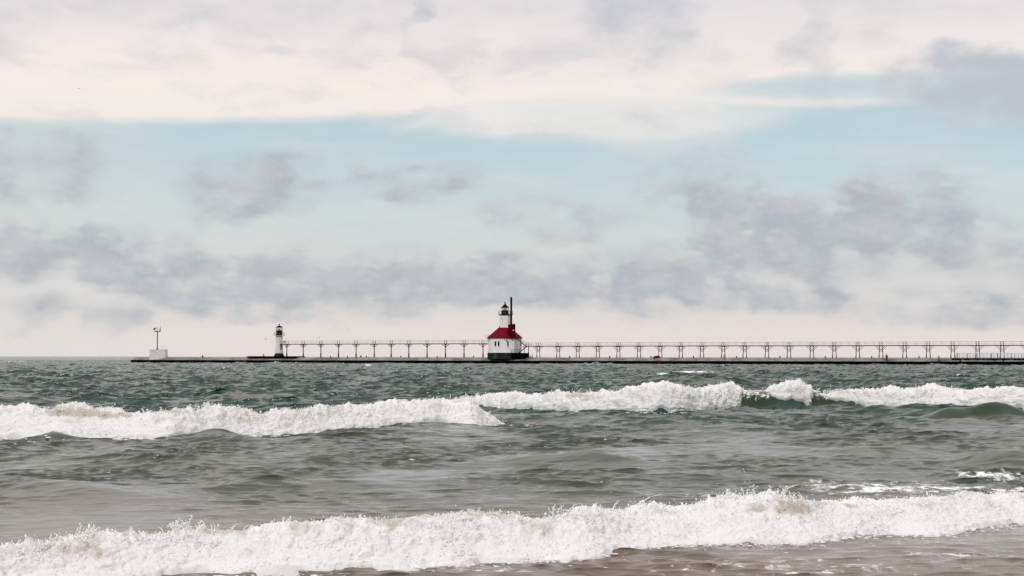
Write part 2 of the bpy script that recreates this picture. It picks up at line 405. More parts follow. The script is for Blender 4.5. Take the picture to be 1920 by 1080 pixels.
def water_material():
    m, t, p, g = new_mat("lake_water")
    out = t.nodes['Material Output']
    pos = g.n('ShaderNodeNewGeometry').outputs['Position']
    at = lambda n: g.n('ShaderNodeAttribute', attribute_name=n).outputs['Fac']
    turbid, foam, green = at('turbid'), at('foam'), at('green')
    cl = g.noise(g.vm('MULTIPLY', pos, (0.25, 0.12, 0.0)), 1.0, 4, 0.6)
    tb = g.m('ADD', turbid, g.m('MULTIPLY', g.m('SUBTRACT', cl, 0.5), 0.5), clamp=True)
    col = g.mix(tb, (0.015, 0.043, 0.034, 1), (0.150, 0.122, 0.100, 1))
    col = g.mix(green, col, (0.013, 0.033, 0.008, 1))
    g.put(p.inputs['Base Color'], col)
    p.inputs['Roughness'].default_value = 0.09
    p.inputs['IOR'].default_value = 1.333
    b1 = g.noise(g.vm('MULTIPLY', pos, (0.7, 1.0, 1.0)), 9.0, 5, 0.65)
    bump = g.n('ShaderNodeBump'); bump.inputs['Strength'].default_value = 0.25; bump.inputs['Distance'].default_value = 0.02
    g.put(bump.inputs['Height'], b1)
    # beyond the resolved chop the small waves are carried by a coarser bump
    b3 = g.noise(g.vm('MULTIPLY', pos, (0.5, 1.0, 1.0)), 0.45, 4, 0.6)
    bump3 = g.n('ShaderNodeBump'); bump3.inputs['Distance'].default_value = 1.6
    g.put(bump3.inputs['Strength'], g.m('MULTIPLY', at('far'), 0.9)); g.put(bump3.inputs['Height'], b3)
    g.put(bump.inputs['Normal'], bump3.outputs[0]); g.put(p.inputs['Normal'], bump.outputs[0])
    # lacy foam floating on the surface, and the painted sheen streaks
    fp = g.vm('MULTIPLY', pos, (0.6, 0.6, 1.0))
    wv = g.vm('MULTIPLY_ADD', g.vm('SUBTRACT', g.noise(fp, 1.6, 3, 0.5, out=1), (.5, .5, .5)), (0.7, 0.7, 0.0), fp)
    n1 = g.noise(wv, 2.6, 6, 0.65)
    n2 = g.noise(wv, 11.0, 4, 0.6)
    nn = g.m('ADD', g.m('MULTIPLY', n1, 0.5), g.m('MULTIPLY', n2, 0.5))
    thr = g.m('SUBTRACT', 0.80, g.m('MULTIPLY', foam, 0.55))
    fac = g.mr(g.m('SUBTRACT', nn, thr), -0.05, 0.12)
    fac = g.m('MULTIPLY', fac, g.mr(foam, 0.0, 0.1))
    fd = g.n('ShaderNodeBsdfPrincipled')
    fd.inputs['Base Color'].default_value = (0.86, 0.85, 0.84, 1); fd.inputs['Roughness'].default_value = 0.9
    fd.inputs['Specular IOR Level'].default_value = 0.2
    b2 = g.n('ShaderNodeBump'); b2.inputs['Distance'].default_value = 0.03; b2.inputs['Strength'].default_value = 0.8
    g.put(b2.inputs['Height'], nn); g.put(fd.inputs['Normal'], b2.outputs[0])
    mx = g.n('ShaderNodeMixShader')
    g.put(mx.inputs[0], fac); g.put(mx.inputs[1], p.outputs[0]); g.put(mx.inputs[2], fd.outputs[0])
    g.put(out.inputs['Surface'], mx.outputs[0])
    return m
M_WATER = water_material()

# foam drifting behind the breakers, and faint mid-water streaks painting sky sheen as foam: (px, py, half width px, half height px, strength)
DRIFT_AND_SHEEN = [(1700, 915, 330, 22, .62), (1860, 893, 130, 12, .6), (1450, 950, 260, 16, .55), (1850, 1012, 120, 10, .35), (1500, 1060, 500, 34, .44), (1800, 1040, 230, 18, .50), (1000, 1066, 300, 10, .46), (900, 905, 600, 7, .36), (1400, 927, 400, 9, .42), (500, 950, 500, 9, .36), (300, 880, 260, 6, .33), (1200, 872, 500, 6, .33), (1000, 960, 300, 12, .35),
         (180, 1005, 180, 16, .4), (1300, 699, 48, 2.0, .8), (1240, 703, 14, 1.4, .75), (30, 678, 60, 3, .5), (690, 686, 10, 1.2, .7), (1345, 714, 12, 1.2, .7), (300, 674, 40, 1.2, .6), (860, 697, 14, 1.2, .6), (1095, 694, 10, 1.0, .6), (92, 709, 12, 1.2, .6),
         (136, 707, 8, 1.4, .7), (1450, 780, 500, 8, .22), (500, 860, 500, 20, .17), (1300, 840, 600, 20, .16), (1800, 758, 150, 6, .3), (820, 812, 100, 6, .3), (960, 800, 60, 8, .4)]
def make_water():
    ys = []
    y = 12.5
    while y < 900: ys.append(y); y *= 1.00135
    while y < 32000: ys.append(y); y *= 1.012
    ys = np.array(ys)
    A = np.tan(np.linspace(-rad(22.5), rad(22.5), 1080))
    Yg, Ag = np.meshgrid(ys, A, indexing='ij')
    Xg = Yg * Ag + 4.5 * Ag / A[-1]
    x = Xg.ravel(); y = Yg.ravel()
    dx, dy, z, j = sea(x, y)
    far = 1 - smooth(900, 4000, y)
    x2 = x + dx; y2 = y + dy
    base = water_z(x2, y2)
    ppx = 960 + x / y * F
    pw = np.abs(y - (510.0 / (1 + 1.42e-4 * (ppx - 945)) - 6.2))
    base = base + np.where((ppx > 225) & (ppx < 2300), np.clip(-0.02 + 0.40 * pnoise(x / 9.0, y / 40.0, x * 0 + 1.7) + 0.2 * pnoise(x / 1.8, y / 40.0, x * 0 + 6.1), -0.15, 0.4) * np.exp(-(pw / 2.6) ** 2), 0)
    # chop rides on the breakers but is calmer on their steep fronts
    V = np.stack([x2, y2, z * (0.35 + 0.65 * far) * calm(x2, y2) + base], 1)
    px = 960 + x / y * F; py = yh(px) + EYE * F / y
    turbid = 1 - smooth(18, 29, y) * 0.70 - smooth(36, 72, y) * 0.27
    foam = np.zeros_like(x)
    for cx, cy, hw, hh, s in DRIFT_AND_SHEEN:
        q = ((px - cx) / hw) ** 2 + ((py - cy) / hh) ** 2
        foam = np.maximum(foam, s * np.exp(-q * 0.7))
    # spent foam just behind each crest
    for key, st, ln in (('near', .75, 1.6), ('middle', .6, 2.0), ('far', .6, 2.5)):
        b = BREAK[key]
        d = y2 - np.interp(x2, b['X'], b['Y']) - b['D1']
        on = (np.interp(x2, b['X'], b['H']) > 0.15) & (px > b['lo'] - 200) & (px < b['hi'])
        foam = np.maximum(foam, np.where(on & (d > -0.2), st * np.exp(-np.clip(d, 0, None) / ln), 0))
    # wash along the foot of the pier
    pm = (x * 0.0) + 1.0
    ps = 510.0 / (1 + 1.42e-4 * (px - 945)) - 5.3
    foam = np.maximum(foam, np.where((px > 235) & (np.abs(y - ps) < 3.4), 0.50, 0))
    # rare whitecaps where the chop is sharpest
    foam = np.maximum(foam, np.where(y > 100, smooth(3.0, 3.9, -j) * 0.9, 0))
    b = BREAK['far']
    d = (y2 - np.interp(x2, b['X'], b['Y'])) / b['D1']
    gpx = (np.exp(-((px - 1415) / 36) ** 2) + np.exp(-((px - 1540) / 26) ** 2))
    green = np.clip(gpx, 0, 1) * ((d > 0.3) & (d < 1.1))
    for cx, Yc, hw, D in ((1840, 58.5, 90, 1.2), (1310, 132, 80, 2.5), (1380, 104, 60, 2), (760, 46.5, 140, 1.2), (15, 82, 70, 2), (480, 86, 120, 1.6)):
        green = np.maximum(green, 1.0 * np.exp(-((px - cx) / hw) ** 2 - ((y2 - Yc + 0.3) / D) ** 2))
    return grid_mesh('water', V, len(ys), len(A), dict(turbid=turbid, foam=foam, green=green, far=smooth(450, 1300, y)), mat=M_WATER)
water = make_water()
water['kind'] = 'structure'
def far_lake():
    m, t, p, g = new_mat("open_lake")
    n = g.noise(g.n('ShaderNodeNewGeometry').outputs['Position'], 0.5, 6, 0.6)
    p.inputs['Base Color'].default_value = (0.02, 0.042, 0.034, 1); p.inputs['Roughness'].default_value = 0.15; p.inputs['IOR'].default_value = 1.333
    b = g.n('ShaderNodeBump'); b.inputs['Distance'].default_value = 0.8; b.inputs['Strength'].default_value = 0.8
    g.put(b.inputs['Height'], n); g.put(p.inputs['Normal'], b.outputs[0])
    me = bpy.data.meshes.new('open_water')
    me.from_pydata([(-40000, 9, -.45), (40000, 9, -.45), (40000, 40000, -.45), (-40000, 40000, -.45)], [], [(0, 1, 2, 3)]); me.materials.append(m)
    o = bpy.data.objects.new('open_water', me); COL.objects.link(o); o['kind'] = 'structure'; o['label'] = 'open lake around the surf'
    m, t, p, g = new_mat("beach_sand")
    n = g.noise(g.n('ShaderNodeNewGeometry').outputs['Position'], 3.0, 6, 0.65)
    g.put(p.inputs['Base Color'], g.mix(n, (0.22, 0.17, 0.12, 1), (0.34, 0.27, 0.20, 1))); p.inputs['Roughness'].default_value = 0.9
    ys = [17, 13.4, 11, 8, 4, 0, -8, -30, -120]; zs = [-.55, -.02, .1, .28, .5, .7, 1.3, 2.2, 5]
    xs = np.linspace(-300, 300, 121); r = np.random.default_rng(2)
    V = np.array([[(x, y + 0.25 * math.sin(x * .23) , z + r.normal(0, .02)) for x in xs] for y, z in zip(ys, zs)])
    o = grid_mesh('beach', V.reshape(-1, 3), len(ys), len(xs), mat=m); o['kind'] = 'structure'; o['label'] = 'sandy beach under the camera'
far_lake()
water['label'] = 'grey green choppy lake water rolling toward the beach'

# ------------------------------------------------------------------ white water on the breakers
def foam_material():
    m, t, p, g = new_mat("white_water")
    out = t.nodes['Material Output']
    pos = g.n('ShaderNodeNewGeometry').outputs['Position']
    thin = g.n('ShaderNodeAttribute', attribute_name='thin').outputs['Fac']
    n1 = g.noise(pos, 9.0, 5, 0.62)
    n2 = g.noise(pos, 34.0, 4, 0.65)
    strk = g.noise(g.vm('MULTIPLY', pos, (1.0, 0.35, 0.35)), 7.0, 5, 0.65, dist=0.6)
    lace = g.m('ABSOLUTE', g.m('SUBTRACT', g.noise(pos, 6.0, 3, 0.55, dist=1.2), 0.5))
    film = g.m('ADD', g.m('MULTIPLY', g.m('SUBTRACT', strk, 0.5), 1.3), g.m('MULTIPLY', lace, 1.2))
    tf = g.mr(g.m('ADD', thin, g.m('SUBTRACT', film, 0.05)), 0.10, 0.85, kind='SMOOTHERSTEP')
    tan = g.mix(n2, (0.47, 0.40, 0.31, 1), (0.70, 0.65, 0.57, 1))
    g.put(p.inputs['Base Color'], g.mix(tf, (0.93, 0.93, 0.935, 1), tan))
    g.put(p.inputs['Roughness'], g.mr(tf, 0, 1, 0.85, 0.35))
    p.inputs['Specular IOR Level'].default_value = 0.25
    bump = g.n('ShaderNodeBump'); bump.inputs['Strength'].default_value = 0.6; bump.inputs['Distance'].default_value = 0.03
    g.put(bump.inputs['Height'], g.m('ADD', g.m('MULTIPLY', n1, 0.6), g.m('MULTIPLY', n2, 0.4)))
    g.put(p.inputs['Normal'], bump.outputs[0])
    tr = g.n('ShaderNodeBsdfTranslucent'); tr.inputs['Color'].default_value = (0.93, 0.94, 0.94, 1)
    mx = g.n('ShaderNodeMixShader'); mx.inputs[0].default_value = 0.32
    g.put(mx.inputs[1], p.outputs[0]); g.put(mx.inputs[2], tr.outputs[0])
    clear = g.n('ShaderNodeBsdfTransparent')
    holes = g.mr(g.m('ADD', g.m('MULTIPLY', thin, 0.55), g.m('MULTIPLY', lace, 2.2)), 0.62, 0.95, 0.0, 0.75)
    mx2 = g.n('ShaderNodeMixShader'); g.put(mx2.inputs[0], g.m('MULTIPLY', holes, g.mr(thin, 0.05, 0.4)))
    g.put(mx2.inputs[1], mx.outputs[0]); g.put(mx2.inputs[2], clear.outputs[0])
    g.put(out.inputs['Surface'], mx2.outputs[0])
    return m
M_FOAM = foam_material()

_t = (1 + 5 ** 0.5) / 2
ICO_V = np.array([(-1, _t, 0), (1, _t, 0), (-1, -_t, 0), (1, -_t, 0), (0, -1, _t), (0, 1, _t), (0, -1, -_t), (0, 1, -_t), (_t, 0, -1), (_t, 0, 1), (-_t, 0, -1), (-_t, 0, 1)], float)
ICO_V /= np.linalg.norm(ICO_V[0])
ICO_F = np.array([(0, 11, 5), (0, 5, 1), (0, 1, 7), (0, 7, 10), (0, 10, 11), (1, 5, 9), (5, 11, 4), (11, 10, 2), (10, 7, 6), (7, 1, 8), (3, 9, 4), (3, 4, 2), (3, 2, 6), (3, 6, 8), (3, 8, 9), (4, 9, 5), (2, 4, 11), (6, 2, 10), (8, 6, 7), (9, 8, 1)], np.int32)
def blobs_mesh(name, C, R, parent, mat):
    """many small water drops as one mesh; C centres, R radii (n,3)"""
    n = len(C)
    r = np.random.default_rng(n)
    q = r.standard_normal((n, 4)); q /= np.linalg.norm(q, axis=1)[:, None]
    w, x, y, z = q.T
    Rm = np.stack([1 - 2 * (y * y + z * z), 2 * (x * y - z * w), 2 * (x * z + y * w), 2 * (x * y + z * w), 1 - 2 * (x * x + z * z), 2 * (y * z - x * w),
                   2 * (x * z - y * w), 2 * (y * z + x * w), 1 - 2 * (x * x + y * y)], 1).reshape(n, 3, 3)
    V = np.einsum('nij,kj->nki', Rm, ICO_V) * R[:, None, :] * (1 + 0.25 * r.standard_normal((n, 12, 1))) + C[:, None, :]
    Fc = (ICO_F[None] + 12 * np.arange(n, dtype=np.int32)[:, None, None]).reshape(-1, 3)
    me = bpy.data.meshes.new(name)
    me.vertices.add(n * 12); me.vertices.foreach_set('co', V.astype(np.float32).ravel())
    me.loops.add(len(Fc) * 3); me.loops.foreach_set('vertex_index', Fc.ravel())
    me.polygons.add(len(Fc)); me.polygons.foreach_set('loop_start', np.arange(0, len(Fc) * 3, 3, dtype=np.int32))
    me.polygons.foreach_set('use_smooth', np.ones(len(Fc), bool))
    me.update(calc_edges=True)
    me.materials.append(mat)
    o = bpy.data.objects.new(name, me); COL.objects.link(o); o.parent = parent
    return o

def fbm_billow(x, y, z, octs):
    s = 0
    for f, a in octs:
        s = s + a * np.abs(pnoise(x * f, y * f, z * f + f))
    return s

def make_breaker(key, label, px0, px1, dxm, rows, k, cover, start, thin_spots, plumes, ndrop, nfroth, seed):
    """k: size of the foam lumps relative to the nearest breaker; cover(px): how much white water; start(px): how far up the face it begins"""
    b = BREAK[key]
    r = np.random.default_rng(seed)
    Ym = float(np.interp((px0 + px1) / 2, np.sort(b['P']), b['Y'][np.argsort(b['P'])]))
    xs = np.arange(at_depth(px0, Ym), at_depth(px1, Ym), dxm)
    D1, D2 = b['D1'], b['D2']
    # rows spread evenly along the profile of the wave
    dd = np.concatenate([np.linspace(-0.12 * D1, D1, 400), np.linspace(D1, D1 + 1.5 * D2, 400)[1:]])
    zz = np.where(dd < 0, 0, np.where(dd < D1, prof(dd / D1), np.exp(-np.clip(dd - D1, 0, None) ** 2 / (2 * D2 ** 2)))) * 0.45 * k
    L = np.concatenate([[0], np.cumsum(np.hypot(np.diff(dd) * np.where(dd[1:] < D1, 0.8, 0.35), np.diff(zz) * 1.4))])
    drow = np.interp(np.linspace(0, L[-1], rows), L, dd)
    X, Dg = np.meshgrid(xs, drow)
    Yt = np.interp(X, b['X'], b['Y']); H = np.interp(X, b['X'], b['H'])
    # ragged foot line
    foot = 0.22 * k ** .5 * pnoise(X * 0.8 / k, X * 0 + 1.1, X * 0 + seed) + 0.10 * k * pnoise(X * 2.2 / k, X * 0 + 3.1, X * 0 + seed) + 0.06 * k * pnoise(X * 7 / k, X * 0 + 9.1, X * 0 + seed)
    Y = Yt + Dg + foot * np.clip(1 - Dg / D1, 0, 1)
    Z = wave_z(b, X, Y) + swell_z(X.ravel(), Y.ravel()).reshape(X.shape) + (sea(X.ravel(), Y.ravel())[2] * calm(X.ravel(), Y.ravel())).reshape(X.shape)
    e = 0.03
    sl = (wave_z(b, X, Y + e) - wave_z(b, X, Y - e)) / (2 * e)
    nl = np.sqrt(1 + sl * sl); ny, nz = -sl / nl, 1 / nl
    P = 960 + X / Y * F
    s = Dg / D1
    sb = (Dg - D1) / D2
    big = pnoise(X * 0.55 / k, Y * 0.5 / k, Z * 0 + seed * 1.7)
    # thickness: thin at the foot, full on the face, tearing open behind the crest
    cov = np.interp(P, *zip(*cover)); st = np.interp(P, *zip(*start))
    stn = st + 0.10 * pnoise(X * 3.0 / k, Z * 4, X * 0 + 7.7) * (st > 0.02)
    T = 0.05 * k * cov * smooth(-0.05, 0.05, s - stn) * (1 - 1.15 * smooth(-0.05, 0.75, sb + 0.35 * big))
    T = T + 0.022 * k * (cov > 0.7) * smooth(0.05, 0.2, s - stn) * (1 - smooth(-0.2, 0.1, sb))
    T = T - 0.05 * k * (1 - smooth(-0.08, -0.01, s - stn)) - 0.06 * k * (1 - np.clip(cov, 0, 1))
    thin = np.zeros_like(X)
    for cx, cy, hw, hh, a in thin_spots:
        py = yh(P) + (EYE - Z) * F / Y
        thin = np.maximum(thin, a * np.exp(-((P - cx) / hw) ** 2 - ((py - cy) / hh) ** 2))
    thin += 0.46 * smooth(0.02, 0.55, pnoise(X * 1.1 / k, Y * 1.2 / k, Z * 1.5 + 5 + seed)) * smooth(0.35, 0.75, s)
    env = np.clip(T / (0.05 * k) + 0.15, 0, 1) * (0.35 + 0.65 * smooth(0.0, 0.55, s - stn)) * (1 - 0.75 * np.clip(thin, 0, 1))
    wx = 0.16 * pnoise(X * 2.4 / k, Y * 2.4 / k, Z * 2.4 / k + 11); wz = 0.16 * pnoise(X * 2.4 / k, Y * 2.4 / k, Z * 2.4 / k + 23)
    bill = fbm_billow(X / k + wx, Y / k + wz, Z / k + wz + seed, ((1.0, .12), (2.3, .085), (5.2, .055), (12.0, .034), (27.0, .020), (60.0, .012), (115.0, .006)))
    rid = np.clip(0.5 - np.abs(pnoise(X * 7 / k + 2 * wx, Y * 4 / k, Z * 3 / k)) * 1.6, 0, 1) * 0.05 + np.clip(0.5 - np.abs(pnoise(X * 17 / k + 4 * wx, Y * 9 / k, Z * 7 / k)) * 1.6, 0, 1) * 0.03
    bill = bill + rid * smooth(0.2, 0.8, s) + 0.05 * pnoise(X / k * 1.1, Y / k * 1.3, Z / k * 2)
    disp = T + k * 0.95 * (bill - 0.075) * env
    # the torn upper edge: spikes and curls thrown up from the crest
    topw = np.exp(-((Dg - 0.93 * D1) / (0.20 * D1)) ** 2) * np.clip(cov, 0, 1)
    spike = np.clip(pnoise(X * 6 / k, Y * 4 / k, Z * 0 + 1.3 * seed), 0, 1) ** 2 * 0.34 + np.clip(pnoise(X * 23 / k, Y * 19 / k, Z * 0 + 2.3 * seed), 0, 1) ** 2 * 0.12
    spike *= np.clip(0.4 + 1.2 * pnoise(X * 0.9 / k, X * 0, X * 0 + seed + .5), 0.1, 1.3)
    lift = np.zeros_like(X)
    jag = np.clip(np.abs(pnoise(X * 8 / k ** .7, Y * 3 / k, X * 0 + seed + 3)) * 0.9 + 1.1 * np.clip(pnoise(X * 16 / k ** .7, Y * 6 / k, X * 0 + seed + 9), 0, 1) + .15, 0, 1.5)
    for cx, cy, hw, ht, cnt, size in plumes:
        if cnt >= 70: lift = np.maximum(lift, min(ht, 30) * Ym / F * 0.5 * np.exp(-((P - cx) / hw) ** 2) * jag)
    spike = spike + lift / (k ** 0.35 * 0.62)
    disp_z = disp * nz + k ** 0.35 * 0.62 * topw * spike
    V = np.stack([X + k * 0.035 * pnoise(X * 11 / k, Y * 11 / k, Z * 11 / k), Y + disp * ny * 1.0, Z + disp_z], -1).reshape(-1, 3)
    o = grid_mesh('breaking_wave', V, rows, len(xs), dict(thin=np.clip(thin, 0, 1)), mat=M_FOAM)
    o['label'] = label; o['category'] = 'wave'; o['group'] = 'breaking waves'
    # froth: small tufts all over the white water, denser towards the crest
    C, R = [], []
    Vg = V.reshape(rows, len(xs), 3)
    du = np.gradient(Vg, axis=1); dv = np.gradient(Vg, axis=0)
    N = np.cross(du, dv); N /= np.linalg.norm(N, axis=2)[..., None] + 1e-9
    pr = (np.clip(T / (0.05 * k), 0, 1) * (1 - 0.9 * np.clip(thin * 1.4, 0, 1)) * (0.35 + 0.9 * smooth(0.25, 0.9, s)) * (0.12 + 2.0 * np.clip(0.45 + pnoise(X * 2.0 / k, Y * 2.6 / k, Z * 2.6 / k + 31), 0, 1) ** 3) * ((P > -520) & (P < 2440))).ravel()
    pr /= pr.sum()
    pick = r.choice(len(pr), size=nfroth, p=pr)
    off = r.exponential(0.007 * k ** .7, nfroth) * (0.6 + 1.2 * smooth(0.5, 1.0, s.ravel()[pick]))
    C.append(V[pick] + N.reshape(-1, 3)[pick] * off[:, None] + r.normal(0, 0.004 * k, (nfroth, 3)))
    rr = 0.0036 * k ** .8 * (0.5 + r.exponential(0.6, nfroth))
    R.append(np.stack([rr * r.uniform(.6, 1.3, nfroth), rr * r.uniform(.6, 1.3, nfroth), rr * r.uniform(1, 2.6, nfroth)], 1))
    # spray
    n = int(ndrop * 0.45)
    xr = r.uniform(xs[0], xs[-1], n * 3)
    keep = r.uniform(0, 1, len(xr)) < np.clip(-0.1 + 1.8 * pnoise(xr * 1.3 / k, xr * 0, xr * 0 + seed + 4.4), 0.02, 1) * np.clip(np.interp(960 + xr / Ym * F, *zip(*cover)), 0, 1)
    xr = xr[keep][:n]
    Yc = np.interp(xr, b['X'], b['Y']) + D1 * r.uniform(0.6, 1.25, len(xr)); Hc = np.interp(xr, b['X'], b['H'])
    hh = r.exponential(0.032 * k, len(xr)) * np.clip(0.6 + 1.2 * pnoise(xr * 1.1 / k, xr * 0, xr * 0 + seed + .5), 0.15, 2)
    C.append(np.stack([xr, Yc, Hc * 0.92 + 0.05 * k + hh], 1))
    rr = 0.0028 * k ** .8 * (1 + r.exponential(0.7, len(xr))) * np.clip(1.25 - hh / (0.3 * k), .5, 1.2)
    R.append(np.stack([rr, rr, rr * r.uniform(1, 1.9, len(xr))], 1))
    # short tongues of water flicked up all along the crest
    for q in range(ndrop // 34):
        xt = r.uniform(xs[0], xs[-1])
        if np.interp(960 + xt / Ym * F, *zip(*cover)) < 0.5: continue
        m = r.integers(6, 14); tt = np.linspace(0, 1, m)
        hgt = k * r.uniform(0.02, 0.085) * float(np.clip(0.7 + 1.3 * pnoise(np.array([xt * 1.1 / k]), np.zeros(1), np.array([seed + .5]))[0], .3, 2))
        bend = r.normal(0, 0.6); z0 = float(np.interp(xt, b['X'], b['H'])) * 0.93 + 0.03 * k
        yt = float(np.interp(xt, b['X'], b['Y'])) + D1 * r.uniform(0.75, 1.1)
        C.append(np.stack([xt + hgt * bend * tt ** 1.6, yt + 0 * tt, z0 + hgt * 1.35 * (1.5 * tt - 0.6 * tt * tt)], 1))
        rr = 0.0095 * k * (1.15 - 0.8 * tt) * r.uniform(0.7, 1.2)
        R.append(np.stack([rr, rr, rr * 1.3], 1))
    for cx, cy, hw, ht, cnt, size in plumes:
        Yp = Ym + 0; xw = at_depth(cx, Yp)
        Yp = float(np.interp(xw, b['X'], b['Y'])) + D1; xw = at_depth(cx, Yp)
        w = hw * Yp / F; h = ht * Yp / F; z0 = z_at(cx, cy, Yp)
        a = r.normal(0, 1, cnt); v = r.beta(1.0, 2.4, cnt)
        C.append(np.stack([xw + a * w * (0.35 + 0.75 * v), Yp + r.normal(0, 0.12 * k, cnt), z0 - 0.02 * k + v * h * np.exp(-0.35 * a * a)], 1))
        rr = size * (1 + r.exponential(0.6, cnt)) * (1.15 - 0.6 * v)
        R.append(np.stack([rr, rr, rr * r.uniform(1, 2, cnt)], 1))
        # strings of water thrown up in arcs
        for q in range(max(3, cnt // 45)):
            a0 = r.normal(0, 0.7); vx = r.normal(0, 0.5); up = r.uniform(0.35, 1.0)
            m = int(26 * up) + 8; tt = np.linspace(0, 1, m)
            C.append(np.stack([xw + a0 * w + vx * w * tt + 0.04 * k * pnoise(tt * 3, tt * 0 + q, tt * 0 + seed), Yp + 0 * tt + r.normal(0, 0.05), z0 + min(h, 0.26 * k ** .6) * up * (1.6 * tt - 0.8 * tt * tt)], 1))
            rr = size * 1.9 * (1.25 - 0.8 * tt) * r.uniform(0.8, 1.2, m)
            R.append(np.stack([rr, rr, rr * 1.3], 1))
    # flecks of foam scattered just ahead of the foot
    n2 = ndrop // 8
    xr = r.uniform(xs[0], xs[-1], n2)
    dd2 = -r.exponential(0.16 * k, n2)
    yy = np.interp(xr, b['X'], b['Y']) + dd2
    on = (np.interp(960 + xr / Ym * F, *zip(*start)) < 0.05) & (np.interp(960 + xr / Ym * F, *zip(*cover)) > 0.6)
    rr = 0.007 * k * (1 + r.exponential(0.6, n2))
    C.append(np.stack([xr, yy, swell_z(xr, yy) + 0.012 * k], 1)[on]); R.append(np.stack([rr * 2.2, rr, rr * .5], 1)[on])
    C = np.concatenate(C); R = np.concatenate(R)
    sp = blobs_mesh('spray', C, R, o, M_FOAM); sp['kind'] = 'stuff'
    return o

make_breaker('near', 'long tumbling white breaker nearest the beach, running across the bottom of the picture', -720, 2640, 0.0105, 190, 1.0,
    [(-600, 1), (2600, 1)], [(-600, 0), (2600, 0)],
    [(180, 1008, 28, 8, 1), (250, 1012, 16, 5, .7), (318, 1003, 22, 9, 1), (415, 1003, 45, 12, .9), (455, 1010, 20, 10, .8), (735, 988, 40, 14, .9), (620, 985, 60, 10, .35), (560, 1000, 50, 14, .3),
     (1415, 965, 25, 9, .8), (1480, 962, 40, 12, .9), (1590, 957, 18, 6, .8), (1545, 955, 25, 6, .6), (930, 975, 40, 8, .6), (480, 1045, 40, 14, .35), (1360, 985, 30, 12, .4), (110, 1040, 60, 10, .3), (200, 1050, 30, 10, .4), (1020, 1000, 40, 12, .3)],
    [(165, 1004, 26, 34, 130, .0045), (108, 1012, 12, 22, 60, .004), (340, 985, 22, 26, 120, .004), (1370, 945, 62, 44, 210, .0042), (1395, 940, 30, 90, 70, .0045), (1468, 935, 30, 32, 260, .0045), (1440, 950, 20, 20, 90, .004), (1045, 968, 26, 34, 60, .004), (1215, 955, 50, 36, 150, .004),
     (885, 963, 18, 16, 70, .004), (925, 965, 20, 18, 80, .004), (1340, 945, 20, 24, 80, .004), (545, 980, 14, 14, 40, .005), (1100, 958, 60, 14, 100, .004)], 9000, 40000, 3)
make_breaker('middle', 'white breaker in the left half of the water, second from the beach', -480, 962, 0.026, 130, 2.0,
    [(-600, 1), (880, 1), (930, .9), (946, .4), (952, -.4), (2600, -1)], [(-600, 0), (2600, 0)],
    [(120, 783, 34, 8, 1), (160, 785, 30, 8, 1), (205, 788, 25, 6, .9), (240, 786, 16, 5, .9), (300, 800, 14, 8, .5), (560, 777, 18, 4, .7), (320, 780, 16, 8, .4), (450, 795, 12, 6, .4)],
    [(130, 766, 20, 20, 220, .009), (110, 772, 12, 10, 60, .008), (392, 772, 14, 26, 240, .0085), (355, 774, 16, 12, 70, .007), (285, 776, 20, 18, 60, .008), (35, 766, 12, 10, 80, .008), (5, 768, 10, 10, 60, .008), (530, 768, 14, 8, 60, .007), (500, 778, 16, 10, 30, .007), (180, 779, 20, 8, 60, .007)], 4200, 15000, 5)
make_breaker('far', 'farthest white breaker, curling green at its gaps, right of the middle one', 690, 2420, 0.037, 120, 2.6,
    [(-600, -1), (700, -.3), (730, .35), (850, .7), (960, 1), (1384, 1), (1393, .45), (1436, .45), (1444, 1), (1517, 1), (1523, .5), (1548, .6), (1560, 1), (2600, 1)],
    [(-600, 0), (1378, 0), (1388, .55), (1393, .98), (1436, .98), (1448, .85), (1472, .48), (1519, .36), (1524, .97), (1550, .92), (1600, .45), (1640, 0), (2600, 0)],
    [(1480, 738, 14, 4, .6), (1090, 748, 30, 5, .5), (1120, 752, 12, 4, .5), (1300, 733, 30, 3, .5), (1590, 740, 24, 4, .6), (1250, 745, 30, 6, .3), (1330, 760, 6, 4, .6)],
    [(1625, 735, 8, 12, 60, .010), (1251, 727, 14, 8, 90, .010), (1524, 733, 12, 8, 110, .009), (1490, 726, 14, 4, 60, .008), (1402, 734, 14, 6, 60, .008), (1375, 730, 10, 8, 60, .009), (1660, 733, 16, 5, 60, .009), (966, 742, 12, 6, 60, .009), (880, 746, 14, 8, 60, .008), (1745, 735, 16, 5, 60, .009)], 4200, 13000, 7)

